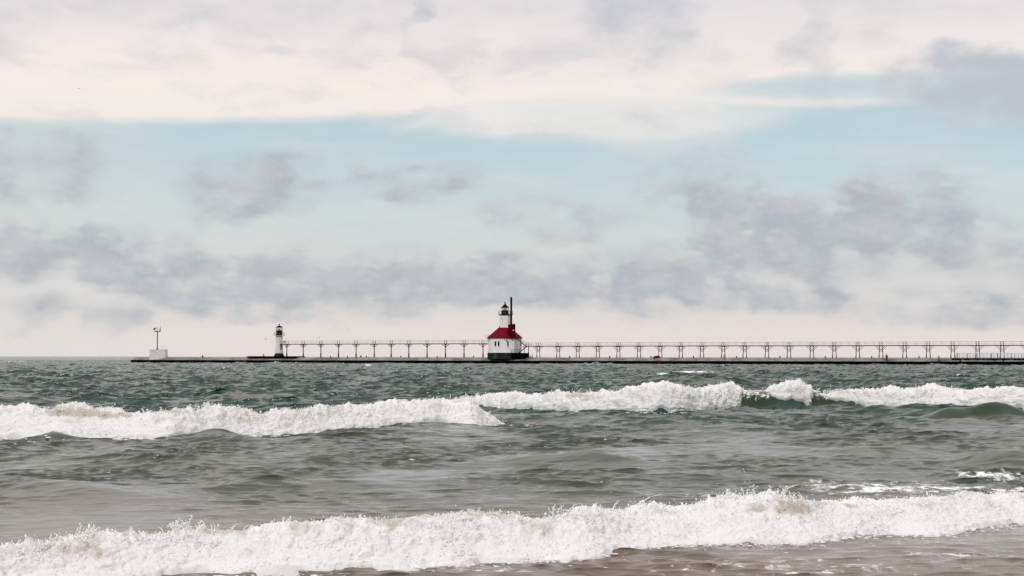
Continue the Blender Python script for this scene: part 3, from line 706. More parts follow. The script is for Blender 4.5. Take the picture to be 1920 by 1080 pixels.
# ------------------------------------------------------------------ mesh helpers for built things
class MB:
    """collects boxes, bars, prisms and lathes; build() links them as one mesh object"""
    def __init__(s): s.v, s.f = [], []
    def add(s, vs, fs):
        b = len(s.v); s.v += [tuple(v) for v in vs]; s.f += [tuple(i + b for i in f) for f in fs]; return s
    def box(s, c, size, rz=0.0):
        hx, hy, hz = [k / 2 for k in size]; ca, sa = math.cos(rz), math.sin(rz)
        vs = []
        for z in (-hz, hz):
            for x, y in ((-hx, -hy), (hx, -hy), (hx, hy), (-hx, hy)):
                vs.append((c[0] + x * ca - y * sa, c[1] + x * sa + y * ca, c[2] + z))
        return s.add(vs, [(3, 2, 1, 0), (4, 5, 6, 7), (0, 1, 5, 4), (1, 2, 6, 5), (2, 3, 7, 6), (3, 0, 4, 7)])
    def bar(s, a, b, r, n=6, r2=None):
        a, b = Vector(a), Vector(b); d = (b - a).normalized()
        u = d.cross(Vector((0, 0, 1)) if abs(d.z) < 0.95 else Vector((1, 0, 0))).normalized(); w = d.cross(u)
        r2 = r if r2 is None else r2
        vs = [a + (u * math.cos(2 * math.pi * k / n) + w * math.sin(2 * math.pi * k / n)) * r for k in range(n)] + \
             [b + (u * math.cos(2 * math.pi * k / n) + w * math.sin(2 * math.pi * k / n)) * r2 for k in range(n)]
        fs = [(k, k + n, (k + 1) % n + n, (k + 1) % n) for k in range(n)] + [tuple(range(n)), tuple(range(2 * n - 1, n - 1, -1))]
        return s.add(vs, fs)
    def loft(s, rings, cap=True):
        n = len(rings[0]); vs = [v for r in rings for v in r]; fs = []
        for i in range(len(rings) - 1):
            for k in range(n):
                fs.append((i * n + k, i * n + (k + 1) % n, (i + 1) * n + (k + 1) % n, (i + 1) * n + k))
        if cap:
            fs.append(tuple(range(n - 1, -1, -1))); fs.append(tuple(range((len(rings) - 1) * n, len(rings) * n)))
        return s.add(vs, fs)
    def lathe(s, profile, n=20, c=(0, 0)):
        return s.loft([[(c[0] + r * math.cos(2 * math.pi * (k + .5) / n), c[1] + r * math.sin(2 * math.pi * (k + .5) / n), z) for k in range(n)] for r, z in profile])
    def build(s, name, mat, parent=None, smooth_angle=None):
        me = bpy.data.meshes.new(name); me.from_pydata(s.v, [], s.f); me.update()
        bm = bmesh.new(); bm.from_mesh(me); bmesh.ops.recalc_face_normals(bm, faces=bm.faces); bm.to_mesh(me); bm.free()
        if smooth_angle:
            me.shade_smooth(); me.set_sharp_from_angle(angle=rad(smooth_angle))
        me.materials.append(mat)
        o = bpy.data.objects.new(name, me); COL.objects.link(o)
        if parent: o.parent = parent
        return o
def thing(name, label, cat, loc=(0, 0, 0), rz=0.0, group=None):
    o = bpy.data.objects.new(name, None); COL.objects.link(o)
    o.location = loc; o.rotation_euler = (0, 0, rz); o['label'] = label; o['category'] = cat
    if group: o['group'] = group
    o.empty_display_size = 0.5
    return o
def mat(name, c, rough=0.7, var=0.15, scale=2.0, metal=0.0, stain=None, streak=False, spec=0.25):
    m, t, p, g = new_mat(name)
    pos = g.n('ShaderNodeTexCoord').outputs['Object']
    v = g.vm('MULTIPLY', pos, (1, 1, 0.15)) if streak else pos
    n = g.noise(v, scale, 5, 0.6)
    a = tuple(k * (1 - var) for k in c) + (1,); b = tuple(min(1, k * (1 + var)) for k in c) + (1,)
    col = g.mix(g.mr(n, 0.3, 0.7, 0, 1, 'LINEAR'), a, b)
    if stain:
        n2 = g.noise(v, scale * 0.6, 6, 0.65)
        col = g.mix(g.mr(n2, stain[3], stain[3] + .18), col, tuple(stain[:3]) + (1,))
    g.put(p.inputs['Base Color'], col)
    p.inputs['Roughness'].default_value = rough; p.inputs['Metallic'].default_value = metal; p.inputs['Specular IOR Level'].default_value = spec
    bump = g.n('ShaderNodeBump'); bump.inputs['Strength'].default_value = 0.25; bump.inputs['Distance'].default_value = 0.02
    g.put(bump.inputs['Height'], n); g.put(p.inputs['Normal'], bump.outputs[0])
    return m
M_WHITE = mat("white_paint", (0.74, 0.72, 0.73), 0.55, 0.04, 0.8, streak=True, stain=(0.52, 0.46, 0.41, 0.60))
M_GREYW = mat("weathered_white_paint", (0.66, 0.63, 0.635), 0.6, 0.06, 0.9, streak=True, stain=(0.5, 0.46, 0.43, 0.62))
M_BLACK = mat("black_iron", (0.005, 0.005, 0.007), 0.9, 0.3, 2.0, spec=0.03)
M_RED = mat("red_roof", (0.135, 0.001, 0.013), 0.8, 0.15, 1.2, streak=True, stain=(0.06, 0.001, 0.006, 0.53), spec=0.08)
M_MAROON = mat("maroon_paint", (0.060, 0.001, 0.003), 0.9, 0.25, 1.2, spec=0.05)
M_BASE = mat("dark_wet_concrete", (0.014, 0.017, 0.020), 0.8, 0.5, 0.7, stain=(0.055, 0.062, 0.066, 0.55), spec=0.1)
M_DECK = mat("wet_pier_concrete", (0.17, 0.165, 0.15), 0.55, 0.5, 0.25, stain=(0.05, 0.07, 0.065, 0.52))
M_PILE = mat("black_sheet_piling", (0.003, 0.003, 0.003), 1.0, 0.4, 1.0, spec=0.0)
M_WOOD = mat("weathered_walkway", (0.040, 0.034, 0.028), 0.8, 0.4, 1.5)
M_STEEL = mat("dark_steel", (0.013, 0.011, 0.012), 0.9, 0.3, 1.5, spec=0.05)
M_RAIL = mat("thin_grey_rail", (0.16, 0.14, 0.14), 0.6, 0.2, 1.5)
M_PALE = mat("pale_blue_rail", (0.42, 0.47, 0.56), 0.5, 0.2, 1.5)
M_BLOCK = mat("pale_concrete_block", (0.60, 0.57, 0.575), 0.8, 0.06, 0.8, stain=(0.50, 0.46, 0.46, 0.58))
M_DKWIN = mat("dark_window", (0.004, 0.004, 0.005), 0.5, 0.2, 2.0, spec=0.05)
M_SIGNR = mat("red_ladder_paint", (0.13, 0.004, 0.016), 0.8, 0.2, 2.0, spec=0.05)
def glass_mat():
    m, t, p, g = new_mat("lantern_glass")
    tr = g.n('ShaderNodeBsdfTransparent'); tr.inputs[0].default_value = (0.93, 0.95, 0.95, 1)
    gl = g.n('ShaderNodeBsdfGlossy'); gl.inputs['Roughness'].default_value = 0.05
    mx = g.n('ShaderNodeMixShader'); mx.inputs[0].default_value = 0.12
    g.put(mx.inputs[1], tr.outputs[0]); g.put(mx.inputs[2], gl.outputs[0]); g.put(t.nodes['Material Output'].inputs[0], mx.outputs[0])
    return m
M_GLASS = glass_mat()

# ------------------------------------------------------------------ the pier line
def pier_Y(px): return 510.0 / (1 + 1.42e-4 * (px - 945))
_a = Vector((at_depth(290, pier_Y(290)), pier_Y(290))); _b = Vector((at_depth(1900, pier_Y(1900)), pier_Y(1900)))
PT_ = (_b - _a).normalized(); PN = Vector((PT_.y, -PT_.x)); PO = Vector((at_depth(945, 510), 510.0))
PIER_RZ = math.atan2(PT_.y, PT_.x)
def pier_s(px, o=0.0):
    m = (px - 960) / F
    return (m * (PO.y + o * PN.y) - PO.x - o * PN.x) / (PT_.x - m * PT_.y)
def pier_pt(s, o=0.0, z=0.0):
    p = PO + PT_ * s + PN * o
    return Vector((p.x, p.y, z))
# local frame of everything on the pier: x along it (to the right), y away from the camera (= -o)
pier = thing('pier', 'long low concrete pier with a black sheet pile face below the lighthouses', 'pier', (PO.x, PO.y, 0), PIER_RZ)
S0, S1 = pier_s(262), pier_s(2250)
SEC = [(5.0, -1.5), (5.0, 1.04), (3.7, 1.12), (2.0, 1.93), (-2.2, 1.98), (-3.8, 1.15), (-5.0, 1.05), (-5.0, -1.5)]
def make_pier():
    r = random.Random(4)
    ns = 420
    ss = [S0 + (S1 - S0) * k / ns for k in range(ns + 1)]
    mb = MB(); rings = []
    for k, s in enumerate(ss):
        j = r.uniform(-0.06, 0.06)
        rings.append([(s, -o, z + (j if 0 < i < 7 and z > 1.1 else 0)) for i, (o, z) in enumerate(SEC) if o < 4.95 or z > 0])
    # solid: deck body behind the piling
    rings = [[(s, -4.86, -1.5), (s, -4.86, 1.03), (s, -3.7, 1.12 + r.uniform(-.12, .12)), (s, -2.0, 1.93 + r.uniform(-.13, .13)), (s, 2.2, 1.98 + r.uniform(-.10, .10)), (s, 3.8, 1.15), (s, 5.0, 1.05), (s, 5.0, -1.5)] for s in ss]
    mb.loft(rings); mb.build('deck', M_DECK, pier)
    # corrugated steel piling with a cap beam
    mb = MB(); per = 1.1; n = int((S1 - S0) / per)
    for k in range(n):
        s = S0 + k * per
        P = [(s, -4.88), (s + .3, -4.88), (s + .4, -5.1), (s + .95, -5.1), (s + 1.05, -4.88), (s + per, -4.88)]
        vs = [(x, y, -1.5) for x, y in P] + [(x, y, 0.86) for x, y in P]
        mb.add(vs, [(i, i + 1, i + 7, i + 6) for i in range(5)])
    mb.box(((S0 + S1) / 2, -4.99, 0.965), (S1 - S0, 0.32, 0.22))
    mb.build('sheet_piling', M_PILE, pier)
    for px in (885, 1065, 1236, 1638):
        s = pier_s(px, 5.2); mb = MB()
        for dx in (-0.33, 0.33):
            mb.bar((s + dx, -5.22, -0.3), (s + dx, -5.22, 1.25), 0.06)
        for z in (0.1, 0.4, 0.7, 1.0): mb.bar((s - .33, -5.22, z), (s + .33, -5.22, z), 0.05)
        mb.box((s - .3, -5.2, 0.98), (0.35, 0.12, 0.45)); mb.box((s + .45, -5.2, 0.98), (0.35, 0.12, 0.45))
        mb.build('ladder', M_SIGNR, pier)
make_pier()

def slab(px0, px1, o, half, z0, z1, name, label):
    a, b = pier_s(px0, o + half), pier_s(px1, o + half)
    mb = MB().box(((a + b) / 2, -o, (z0 + z1) / 2), (b - a, 2 * half, z1 - z0))
    mb.box(((a + b) / 2, -o, z1 + 0.02), (b - a - 0.5, 2 * half - 0.3, 0.04))
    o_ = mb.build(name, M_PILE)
    o_.location = (PO.x, PO.y, 0); o_.rotation_euler = (0, 0, PIER_RZ)
    o_['label'] = label; o_['category'] = 'platform'
    return o_
slab(463, 556, 0.3, 2.9, 1.95, 2.38, 'foundation_slab', 'thin black slab on the pier under the smaller lighthouse')

# ------------------------------------------------------------------ catwalks
def make_catwalk(label, px0, px1, zd, bents, double):
    root = thing('catwalk', label, 'catwalk', (PO.x, PO.y, 0), PIER_RZ, 'elevated catwalks on the pier')
    a, b = pier_s(px0), pier_s(px1)
    hw = 0.78
    mb = MB()
    for y in (-hw, 0, hw): mb.box(((a + b) / 2, y, zd - 0.13), (b - a, 0.12, 0.18))
    x = a
    while x < b - 0.05:
        mb.box((x + 0.11, 0, zd), (0.19, 2 * hw + .2, 0.06)); x += 0.22
    mb.build('walkway', M_WOOD, root)
    for sgn in (-1, 1):
        mb = MB()
        for h, rr in ((0.98, 0.028), (0.5, 0.02)): mb.bar((a, sgn * hw, zd + h), (b, sgn * hw, zd + h), rr, 5)
        k = int((b - a) / 2.4)
        for i in range(k + 1):
            xx = a + (b - a) * i / k
            mb.bar((xx, sgn * hw, zd), (xx, sgn * hw, zd + 0.98), 0.018, 4)
        mb.build('railing', M_RAIL, root)
    mb = MB()
    foot = 1.85
    if double:
        for sgn in (-1, 1):
            top, bot = sgn * 0.40, sgn * 0.57
            mb.bar((bot, 0, foot - zd), (top, 0, -0.2), 0.105, 8)
            mb.bar((bot * 1.01, 0, foot - zd - .05), (bot + (top - bot) * .3, 0, (foot - zd) * .72), 0.145, 8)
            for y in (-hw, hw): mb.bar((sgn * .37, y, -0.2), (sgn * .37, y, 1.06), 0.05, 6)
            mb.bar((bot * .93, 0, -1.45), (sgn * 1.72, 0, -0.2), 0.055, 6)
            mb.bar((top * 1.1, 0, -1.0), (sgn * 1.18, 0, -0.2), 0.055, 6)
            mb.bar((-top * 1.08, 0, -0.8), (bot * .9, 0, -1.72), 0.05, 6)
        mb.bar((-.53, 0, -1.75), (.53, 0, -1.75), 0.06, 6)
        for x in (-.4, .4): mb.box((x, 0, -0.28), (0.2, 2 * hw + .3, 0.2))
        m = M_STEEL
    else:
        mb.bar((0, 0, foot - zd), (0, 0, -0.2), 0.15, 10)
        mb.bar((0, 0, foot - zd - .05), (0, 0, foot - zd + 1.5), 0.22, 10)
        mb.lathe([(0.2, -1.2), (0.24, -1.1), (0.2, -1.0)], 10)
        for d in (-1, 1): mb.bar((0, 0, -1.12), (d * 1.42, 0, -0.16), 0.09, 6)
        for sgn in (-1, 1):
            mb.bar((0, 0, -0.75), (0, sgn * hw, -0.2), 0.06, 6); mb.bar((0, sgn * hw, -0.2), (0, sgn * hw, 1.1), 0.075, 6)
        mb.box((0, 0, -0.26), (0.3, 2 * hw + .2, 0.16))
        m = M_STEEL
    first = None
    for px in bents:
        s = pier_s(px)
        if first is None:
            first = mb.build('support_trestle' if double else 'support_post', m, root, 40); o = first
        else:
            o = first.copy(); COL.objects.link(o); o.parent = root
        o.location = (s, 0, zd)
    return root
cw_left = make_catwalk('catwalk on single forked posts between the two lighthouses', 533, 914, 6.55,
    [538.3, 569, 602, 635, 668, 702, 733.8, 766.8, 801, 835.6, 870.3, 905.8], False)
cw_right = make_catwalk('longer catwalk on double legged braced trestles running right from the red roofed lighthouse', 990, 2230, 5.72,
    [1009.4, 1046.6, 1083.4, 1121, 1159.4, 1198, 1237.8, 1276.4, 1316, 1356, 1396.2, 1437.8, 1479, 1522, 1564, 1608, 1651.4, 1695.8, 1740, 1786, 1832.5, 1878.6, 1925.5, 1973, 2022, 2072, 2123], True)
# hooded lamp on the landing by the small lighthouse
s = pier_s(535.5)
MB().bar((s, -0.8, 6.5), (s, -0.8, 7.35), 0.05).lathe([(0.05, 7.3), (0.28, 7.2), (0.22, 7.45), (0.05, 7.62)], 10, (s, -0.8)).build('lamp', M_BLACK, cw_left)

# ------------------------------------------------------------------ the larger lighthouse
LY = 510.0; U = LY / F
LX0 = 946.5
def lx(px): return (px - LX0) * U
def lz(py): return z_at(LX0, py, LY)
big = thing('lighthouse', 'larger white lighthouse with crimson roof and tall black stack', 'lighthouse', (at_depth(LX0, LY), LY, 0))
ROT = -rad(24)
def octa(p, q, z, cx=0.0, cy=0.0):
    """square with cut corners: long faces at distance p, cut faces at distance q; first edge = face turned to the camera's left"""
    ds = [p, q] * 4; pts = []
    for k in range(8):
        a0 = ROT - math.pi / 2 + k * math.pi / 4; a1 = a0 + math.pi / 4
        d0, d1 = ds[k], ds[(k + 1) % 8]
        det = math.cos(a0) * math.sin(a1) - math.sin(a0) * math.cos(a1)
        pts.append((cx + (d0 * math.sin(a1) - d1 * math.sin(a0)) / det, cy + (d1 * math.cos(a0) - d0 * math.cos(a1)) / det, z))
    return pts
def octw(p, q, z, **k): return octa(p * U, q * U, z, **k)
def make_big():
    z_e, z_b = lz(633.2), lz(661.5)
    MB().loft([octw(27.9, 31.6, 1.6), octw(27.9, 31.6, z_b - .12), octw(27.5, 31.2, z_b)]).build('foundation', M_BASE, big)
    wall = MB().loft([octw(27.1, 30.8, z_b - 0.02), octw(27.1, 30.8, z_e + .2)]).build('wall', M_WHITE, big)
    MB().loft([octw(27.35, 31.05, z_b + 0.02), octw(27.35, 31.05, z_b + .22)]).build('plinth', M_WHITE, big)
    # black landing block and its concrete front
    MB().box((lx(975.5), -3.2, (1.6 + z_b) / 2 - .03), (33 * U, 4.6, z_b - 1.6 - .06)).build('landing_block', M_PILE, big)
    # windows
    V = octw(27.1, 30.8, 0)
    def window(face, f, w, z0, z1):
        a, b = Vector(V[face - 1]), Vector(V[face]); d = (b - a); L = d.length; d.normalize(); nrm = Vector((d.y, -d.x, 0))
        if nrm.dot(a + b) < 0: nrm = -nrm
        c = a + d * L * f; rz = math.atan2(d.y, d.x)
        zc = (z0 + z1) / 2
        mb = MB()
        for sx in (-1, 1): mb.box((c.x + d.x * sx * (w / 2 + .05) + nrm.x * .03, c.y + d.y * sx * (w / 2 + .05) + nrm.y * .03, zc), (.1, .12, z1 - z0 + .2), rz)
        for zz in (z0 - .06, z1 + .06): mb.box((c.x + nrm.x * .03, c.y + nrm.y * .03, zz), (w - .004, .12, .1), rz)
        mb.box((c.x + nrm.x * .06, c.y + nrm.y * .06, z0 - .15), (w + .3, .2, .08), rz)
        fr = mb.build('window', M_WHITE, big)
        mb = MB().box((c.x + nrm.x * .012, c.y + nrm.y * .012, zc), (w, .05, z1 - z0), rz); mb.build('pane', M_DKWIN, fr)
    z0, z1 = lz(649.3), lz(640.2)
    window(0, .30, .56, z0, z1); window(0, .50, .56, z0, z1); window(1, .13, .50, z0, z1); window(2, .88, .9, z0, z1)
    # roof
    MB().loft([octw(28.6, 32.4, z_e - .14), octw(28.9, 32.8, z_e), octw(9.4, 12.4, lz(614.8)), octw(9.2, 12.1, lz(614.3))]).build('roof', M_RED, big)
    MB().loft([octw(29.1, 33.0, z_e - .2), octw(29.1, 33.0, z_e - .05)]).build('gutter', M_MAROON, big)
    for px, d in ((924.5, 1), (951.5, -1), (946.5, 1), (961.5, -1), (918, 1), (969, -1)):
        # knee brackets under the eaves
        y = None
        for k in range(8):
            a, b = V[k - 1], V[k]
            if (a[0] - lx(px)) * (b[0] - lx(px)) <= 0 and min(a[1], b[1]) < 0 and a[0] != b[0]:
                y = a[1] + (b[1] - a[1]) * (lx(px) - a[0]) / (b[0] - a[0])
        MB().bar((lx(px + d * 2.0), y - .06, lz(640.5)), (lx(px - d * 1.0), y - .5, lz(633.6)), 0.055).bar((lx(px + d * 2.0), y - .06, lz(640.5)), (lx(px + d * 2.0), y - .06, lz(633.6)), 0.05).build('bracket', M_BLACK, big)
    # tower
    zt = lz(590.2); tc = dict(cx=lx(948.1), cy=0.2)
    h = 16.9 / 2
    MB().loft([octw(h, h * 1.38, lz(617), **tc), octw(h, h * 1.38, zt, **tc)]).build('tower', M_WHITE, big)
    MB().loft([octw(h + .5, h * 1.38 + .6, lz(614.9), **tc), octw(h + .3, h * 1.38 + .3, lz(613.6), **tc)]).build('flashing', M_WHITE, big)
    MB().loft([octw(h + .3, (h + .3) * 1.4, zt - .25, **tc), octw(10.6, 14.4, zt, **tc), octw(10.6, 14.4, zt + .13, **tc)]).build('gallery', M_STEEL, big)
    G = octw(10.4, 14.2, 0, **tc); mb = MB()
    for k in range(8):
        a, b = Vector(G[k - 1]), Vector(G[k])
        n = 3 if (b - a).length > 2 else 1
        for i in range(n):
            p = a + (b - a) * i / n; mb.bar((p.x, p.y, zt), (p.x, p.y, lz(583.3)), .032, 5)
        for zz in (lz(583.3), lz(585.6), lz(587.8)): mb.bar((a.x, a.y, zz), (b.x, b.y, zz), .024, 5)
    mb.build('railing', M_RAIL, big)
    tiny = MB().box((lx(940.6), -1.62, lz(597)), (.18, .12, .4), ROT); tiny.build('porthole', M_DKWIN, big)
    MB().box((lx(936.6), -0.9, lz(612.6)), (.22, .22, .5)).build('vent_pipe', M_BLACK, big)
    # lantern
    lc = (lx(947), 0.1)
    def ring(r, z, n=8): return [(lc[0] + r * U * math.cos(2 * math.pi * (k + .5) / n), lc[1] + r * U * math.sin(2 * math.pi * (k + .5) / n), z) for k in range(n)]
    zp, zg, za = lz(582.3), lz(576.8), lz(570.2)
    MB().loft([ring(7.3, zt + .13), ring(7.3, zp), ring(7.6, zp + .01), ring(7.6, zp + .1), ring(7.0, zp + .1)]).build('parapet', M_BLACK, big)
    gl = MB(); gl.loft([ring(6.9, zp + .1), ring(6.9, zg)], cap=False); gl.build('glazing', M_GLASS, big)
    mb = MB()
    for p in ring(7.05, 0): mb.bar((p[0], p[1], zp), (p[0], p[1], zg), .05, 5)
    A_ = ring(7.05, (zp + zg) / 2 + .1)
    for k in range(8): mb.bar(A_[k - 1], A_[k], .022, 4)
    mb.build('glazing_bars', M_BLACK, big)
    MB().lathe([(.12, zp), (.30, zp + .12), (.36, zp + .4), (.26, zp + .62), (.1, zp + .7)], 12, lc).build('lens', M_GREYW, big)
    MB().loft([ring(7.7, zg - .1), ring(8.1, zg), ring(5.0, zg + (za - zg) * .45), ring(1.3, za), ring(1.2, za + .12)]).build('lantern_roof', M_BLACK, big)
    MB().lathe([(.13, za), (.13, za + .2), (.26, za + .3), (.28, za + .42), (.16, za + .55), (.1, za + .72)], 10, lc).build('finial', M_BLACK, big)
    # maroon stair turret with the stack
    tx, ty = lx(959.6), -4.1
    MB().lathe([(6.9 * U, lz(635.2)), (6.9 * U, lz(611.2)), (6.3 * U, lz(609.6)), (4.2 * U, lz(608.2)), (.2, lz(607.8))], 18, (tx, ty)).build('turret', M_MAROON, big, 40)
    MB().box((lx(964.2), ty - .1, lz(609.2)), (4.4 * U, 1.3, .5)).build('turret_vent', M_MAROON, big)
    MB().bar((lx(962.6), ty - 1.2, lz(619.8)), (lx(962.6), ty - 1.32, lz(619.8)), .19, 10).build('turret_window', M_WHITE, big)
    MB().lathe([(1.95 * U, lz(609)), (1.95 * U, lz(560.0)), (2.1 * U, lz(559.6)), (2.1 * U, lz(558.4)), (1.3 * U, lz(557.9))], 14, (lx(958.6), ty + .5)).build('stack', M_BLACK, big, 40)
    # little balcony at the left corner of the eaves
    x0, x1, y0, y1 = lx(911), lx(921), -0.6, -2.2; zf = lz(634.2)
    mb = MB().box(((x0 + x1) / 2, (y0 + y1) / 2, zf), (x1 - x0, y0 - y1, .08))
    for x in (x0, (x0 + x1) / 2, x1):
        for y in (y0, y1): mb.bar((x, y, zf), (x, y, lz(628.2)), .03, 5)
    for zz in (lz(628.2), lz(631)):
        for y in (y0, y1): mb.bar((x0, y, zz), (x1, y, zz), .026, 5)
        mb.bar((x0, y0, zz), (x0, y1, zz), .026, 5)
    mb.bar((x0 + .1, y1, zf), (lx(915.2), y1 + .6, lz(640)), .05, 5)
    mb.build('balcony', M_RAIL, big)
    # stairs from the catwalk landing: up to the turret and down to the base
    zl = lz(649.3)
    yb = -4.4
    def flight(a, b, name, rail=True):
        (xa, za_), (xb, zb_) = (lx(a[0]), lz(a[1])), (lx(b[0]), lz(b[1]))
        mb = MB()
        for y in (yb - .55, yb + .55): mb.bar((xa, y, za_), (xb, y, zb_), .13, 4)
        n = max(4, int(abs(za_ - zb_) / .22))
        for i in range(1, n):
            f = i / n; mb.box((xa + (xb - xa) * f, yb, za_ + (zb_ - za_) * f + .05), (.26, 1.08, .05))
        st = mb.build(name, M_BLACK, big)
        mb = MB()
        for y in (yb - .6, yb + .6):
            for hh in (.95, .5): mb.bar((xa, y, za_ + hh), (xb, y, zb_ + hh), .035, 5)
            for i in range(5):
                f = i / 4; x_, z_ = xa + (xb - xa) * f, za_ + (zb_ - za_) * f; mb.bar((x_, y, z_), (x_, y, z_ + .95), .035, 5)
        mb.build('handrail', M_STEEL, st)
    flight((985.5, 649), (966.5, 633.5), 'upper_stairs'); flight((988, 649.6), (973.5, 661.3), 'lower_stairs')
    xa, xb = lx(984), lx(996.5)
    mb = MB().box(((xa + xb) / 2, yb, zl), (xb - xa, 1.5, .24)); mb.bar((lx(990.8), yb - .5, zl), (lx(990.8), yb - .5, z_b - .06), .13, 6); mb.bar((lx(990.8), yb + .5, zl), (lx(990.8), yb + .5, z_b - .06), .13, 6)
    mb.bar((lx(983), yb + .5, zl), (lx(983), yb + .5, z_b - .1), .1, 6)
    ld = mb.build('landing', M_BLACK, big)
    for y in (yb - .7, yb + .7):
        mb = MB()
        for x in (lx(986.5), lx(991), lx(996)): mb.bar((x, y, zl), (x, y, lz(643.2)), .035, 5)
        for zz in (lz(643.2), lz(646)): mb.bar((lx(986.5), y, zz), (xb, y, zz), .03, 5)
        mb.bar((lx(989), y, lz(643.2)), (lx(994), y, zl), .03, 5)
        mb.build('railing', M_STEEL, ld)
    mb = MB()
    for zz in (lz(655.2), lz(658.4)): mb.bar((lx(958.5), -5.3, zz), (lx(976), -5.3, zz), .045, 5)
    for px in (959, 964.5, 970, 975.5): mb.bar((lx(px), -5.3, z_b - .1), (lx(px), -5.3, lz(655.2)), .04, 5)
    mb.build('base_railing', M_STEEL, big)
make_big()

# ------------------------------------------------------------------ the smaller lighthouse
def make_small():
    Y = pier_Y(523.8); u = Y / F; cx = 523.8
    zz = lambda py: z_at(cx, py, Y)
    xx = lambda px: (px - cx) * u
    root = thing('lighthouse', 'smaller slim white lighthouse with black lantern room near the pier end', 'lighthouse', (at_depth(cx, Y), Y, 0))
    MB().lathe([(9.6 * u, 2.3), (9.4 * u, zz(667.2)), (7.9 * u, zz(663.2)), (7.6 * u, zz(662.3))], 24).build('base', M_BASE, root, 35)
    MB().lathe([(7.15 * u, zz(662.3)), (6.15 * u, zz(629.5))], 28).build('tower', M_GREYW, root, 35)
    MB().lathe([(6.15 * u, zz(631)), (6.3 * u, zz(630)), (10.2 * u, zz(629.4)), (10.2 * u, zz(628.9)), (6 * u, zz(628.9))], 28).build('gallery', M_GREYW, root, 35)
    mb = MB()
    for k in range(14):
        a = 2 * math.pi * k / 14; mb.bar((10 * u * math.cos(a), 10 * u * math.sin(a), zz(629)), (10 * u * math.cos(a), 10 * u * math.sin(a), zz(623.8)), .03, 5)
    for py in (623.8, 626.4):
        for k in range(28):
            a, b = 2 * math.pi * k / 28, 2 * math.pi * (k + 1) / 28
            mb.bar((10 * u * math.cos(a), 10 * u * math.sin(a), zz(py)), (10 * u * math.cos(b), 10 * u * math.sin(b), zz(py)), .022, 4)
    mb.build('railing', M_RAIL, root)
    MB().lathe([(6.2 * u, zz(630.6)), (6.0 * u, zz(629)), (5.95 * u, zz(620.2)), (6.1 * u, zz(619.9)), (5.6 * u, zz(619.8))], 20).build('parapet', M_BLACK, root, 35)
    gl = MB(); n = 10; R = 5.6 * u
    gl.loft([[(R * math.cos(2 * math.pi * k / n), R * math.sin(2 * math.pi * k / n), zz(p)) for k in range(n)] for p in (619.9, 614)], cap=False); gl.build('glazing', M_GLASS, root)
    mb = MB()
    for k in range(n): mb.bar((R * 1.02 * math.cos(2 * math.pi * k / n), R * 1.02 * math.sin(2 * math.pi * k / n), zz(619.9)), (R * 1.02 * math.cos(2 * math.pi * k / n), R * 1.02 * math.sin(2 * math.pi * k / n), zz(614)), .035, 5)
    for p_ in (619.0, 616.9):
        q_ = [(R * 1.02 * math.cos(2 * math.pi * k / n), R * 1.02 * math.sin(2 * math.pi * k / n), zz(p_)) for k in range(n)]
        for k in range(n): mb.bar(q_[k - 1], q_[k], .02, 4)
    mb.build('glazing_bars', M_BLACK, root)
    MB().lathe([(.08, zz(619.8)), (.2, zz(619)), (.2, zz(617.2)), (.08, zz(616.6))], 10).build('lens', M_STEEL, root)
    MB().lathe([(6.3 * u, zz(614.3)), (6.5 * u, zz(613.8)), (4.0 * u, zz(611.9)), (.8 * u, zz(610.2)), (.7 * u, zz(609.4))], 20).build('lantern_roof', M_BLACK, root, 30)
    MB().lathe([(.12, zz(610)), (.1, zz(609.2)), (.22, zz(608.6)), (.2, zz(607.8)), (.06, zz(607.2))], 10).build('finial', M_BLACK, root, 40)
    # doorway landing joining the catwalk
    mb = MB().box((xx(530.2), -1.5, 6.45), (7.6 * u, 1.5, .2))
    mb.bar((xx(527.5), -1.3, 6.4), (xx(527.5), -1.24, 5.0), .06); mb.bar((xx(531.5), -1.9, 6.4), (xx(527.2), -1.25, 4.6), .07); mb.bar((xx(529), -1.9, 6.4), (xx(529.3), -1.0, 4.9), .06)
    ld = mb.build('landing', M_BLACK, root)
    mb = MB()
    for px in (526.8, 530.5, 534): mb.bar((xx(px), -2.2, 6.5), (xx(px), -2.2, 7.55), .035, 5)
    for z in (7.55, 7.05): mb.bar((xx(526.8), -2.2, z), (xx(534), -2.2, z), .03, 5)
    mb.build('railing', M_STEEL, ld)
make_small()

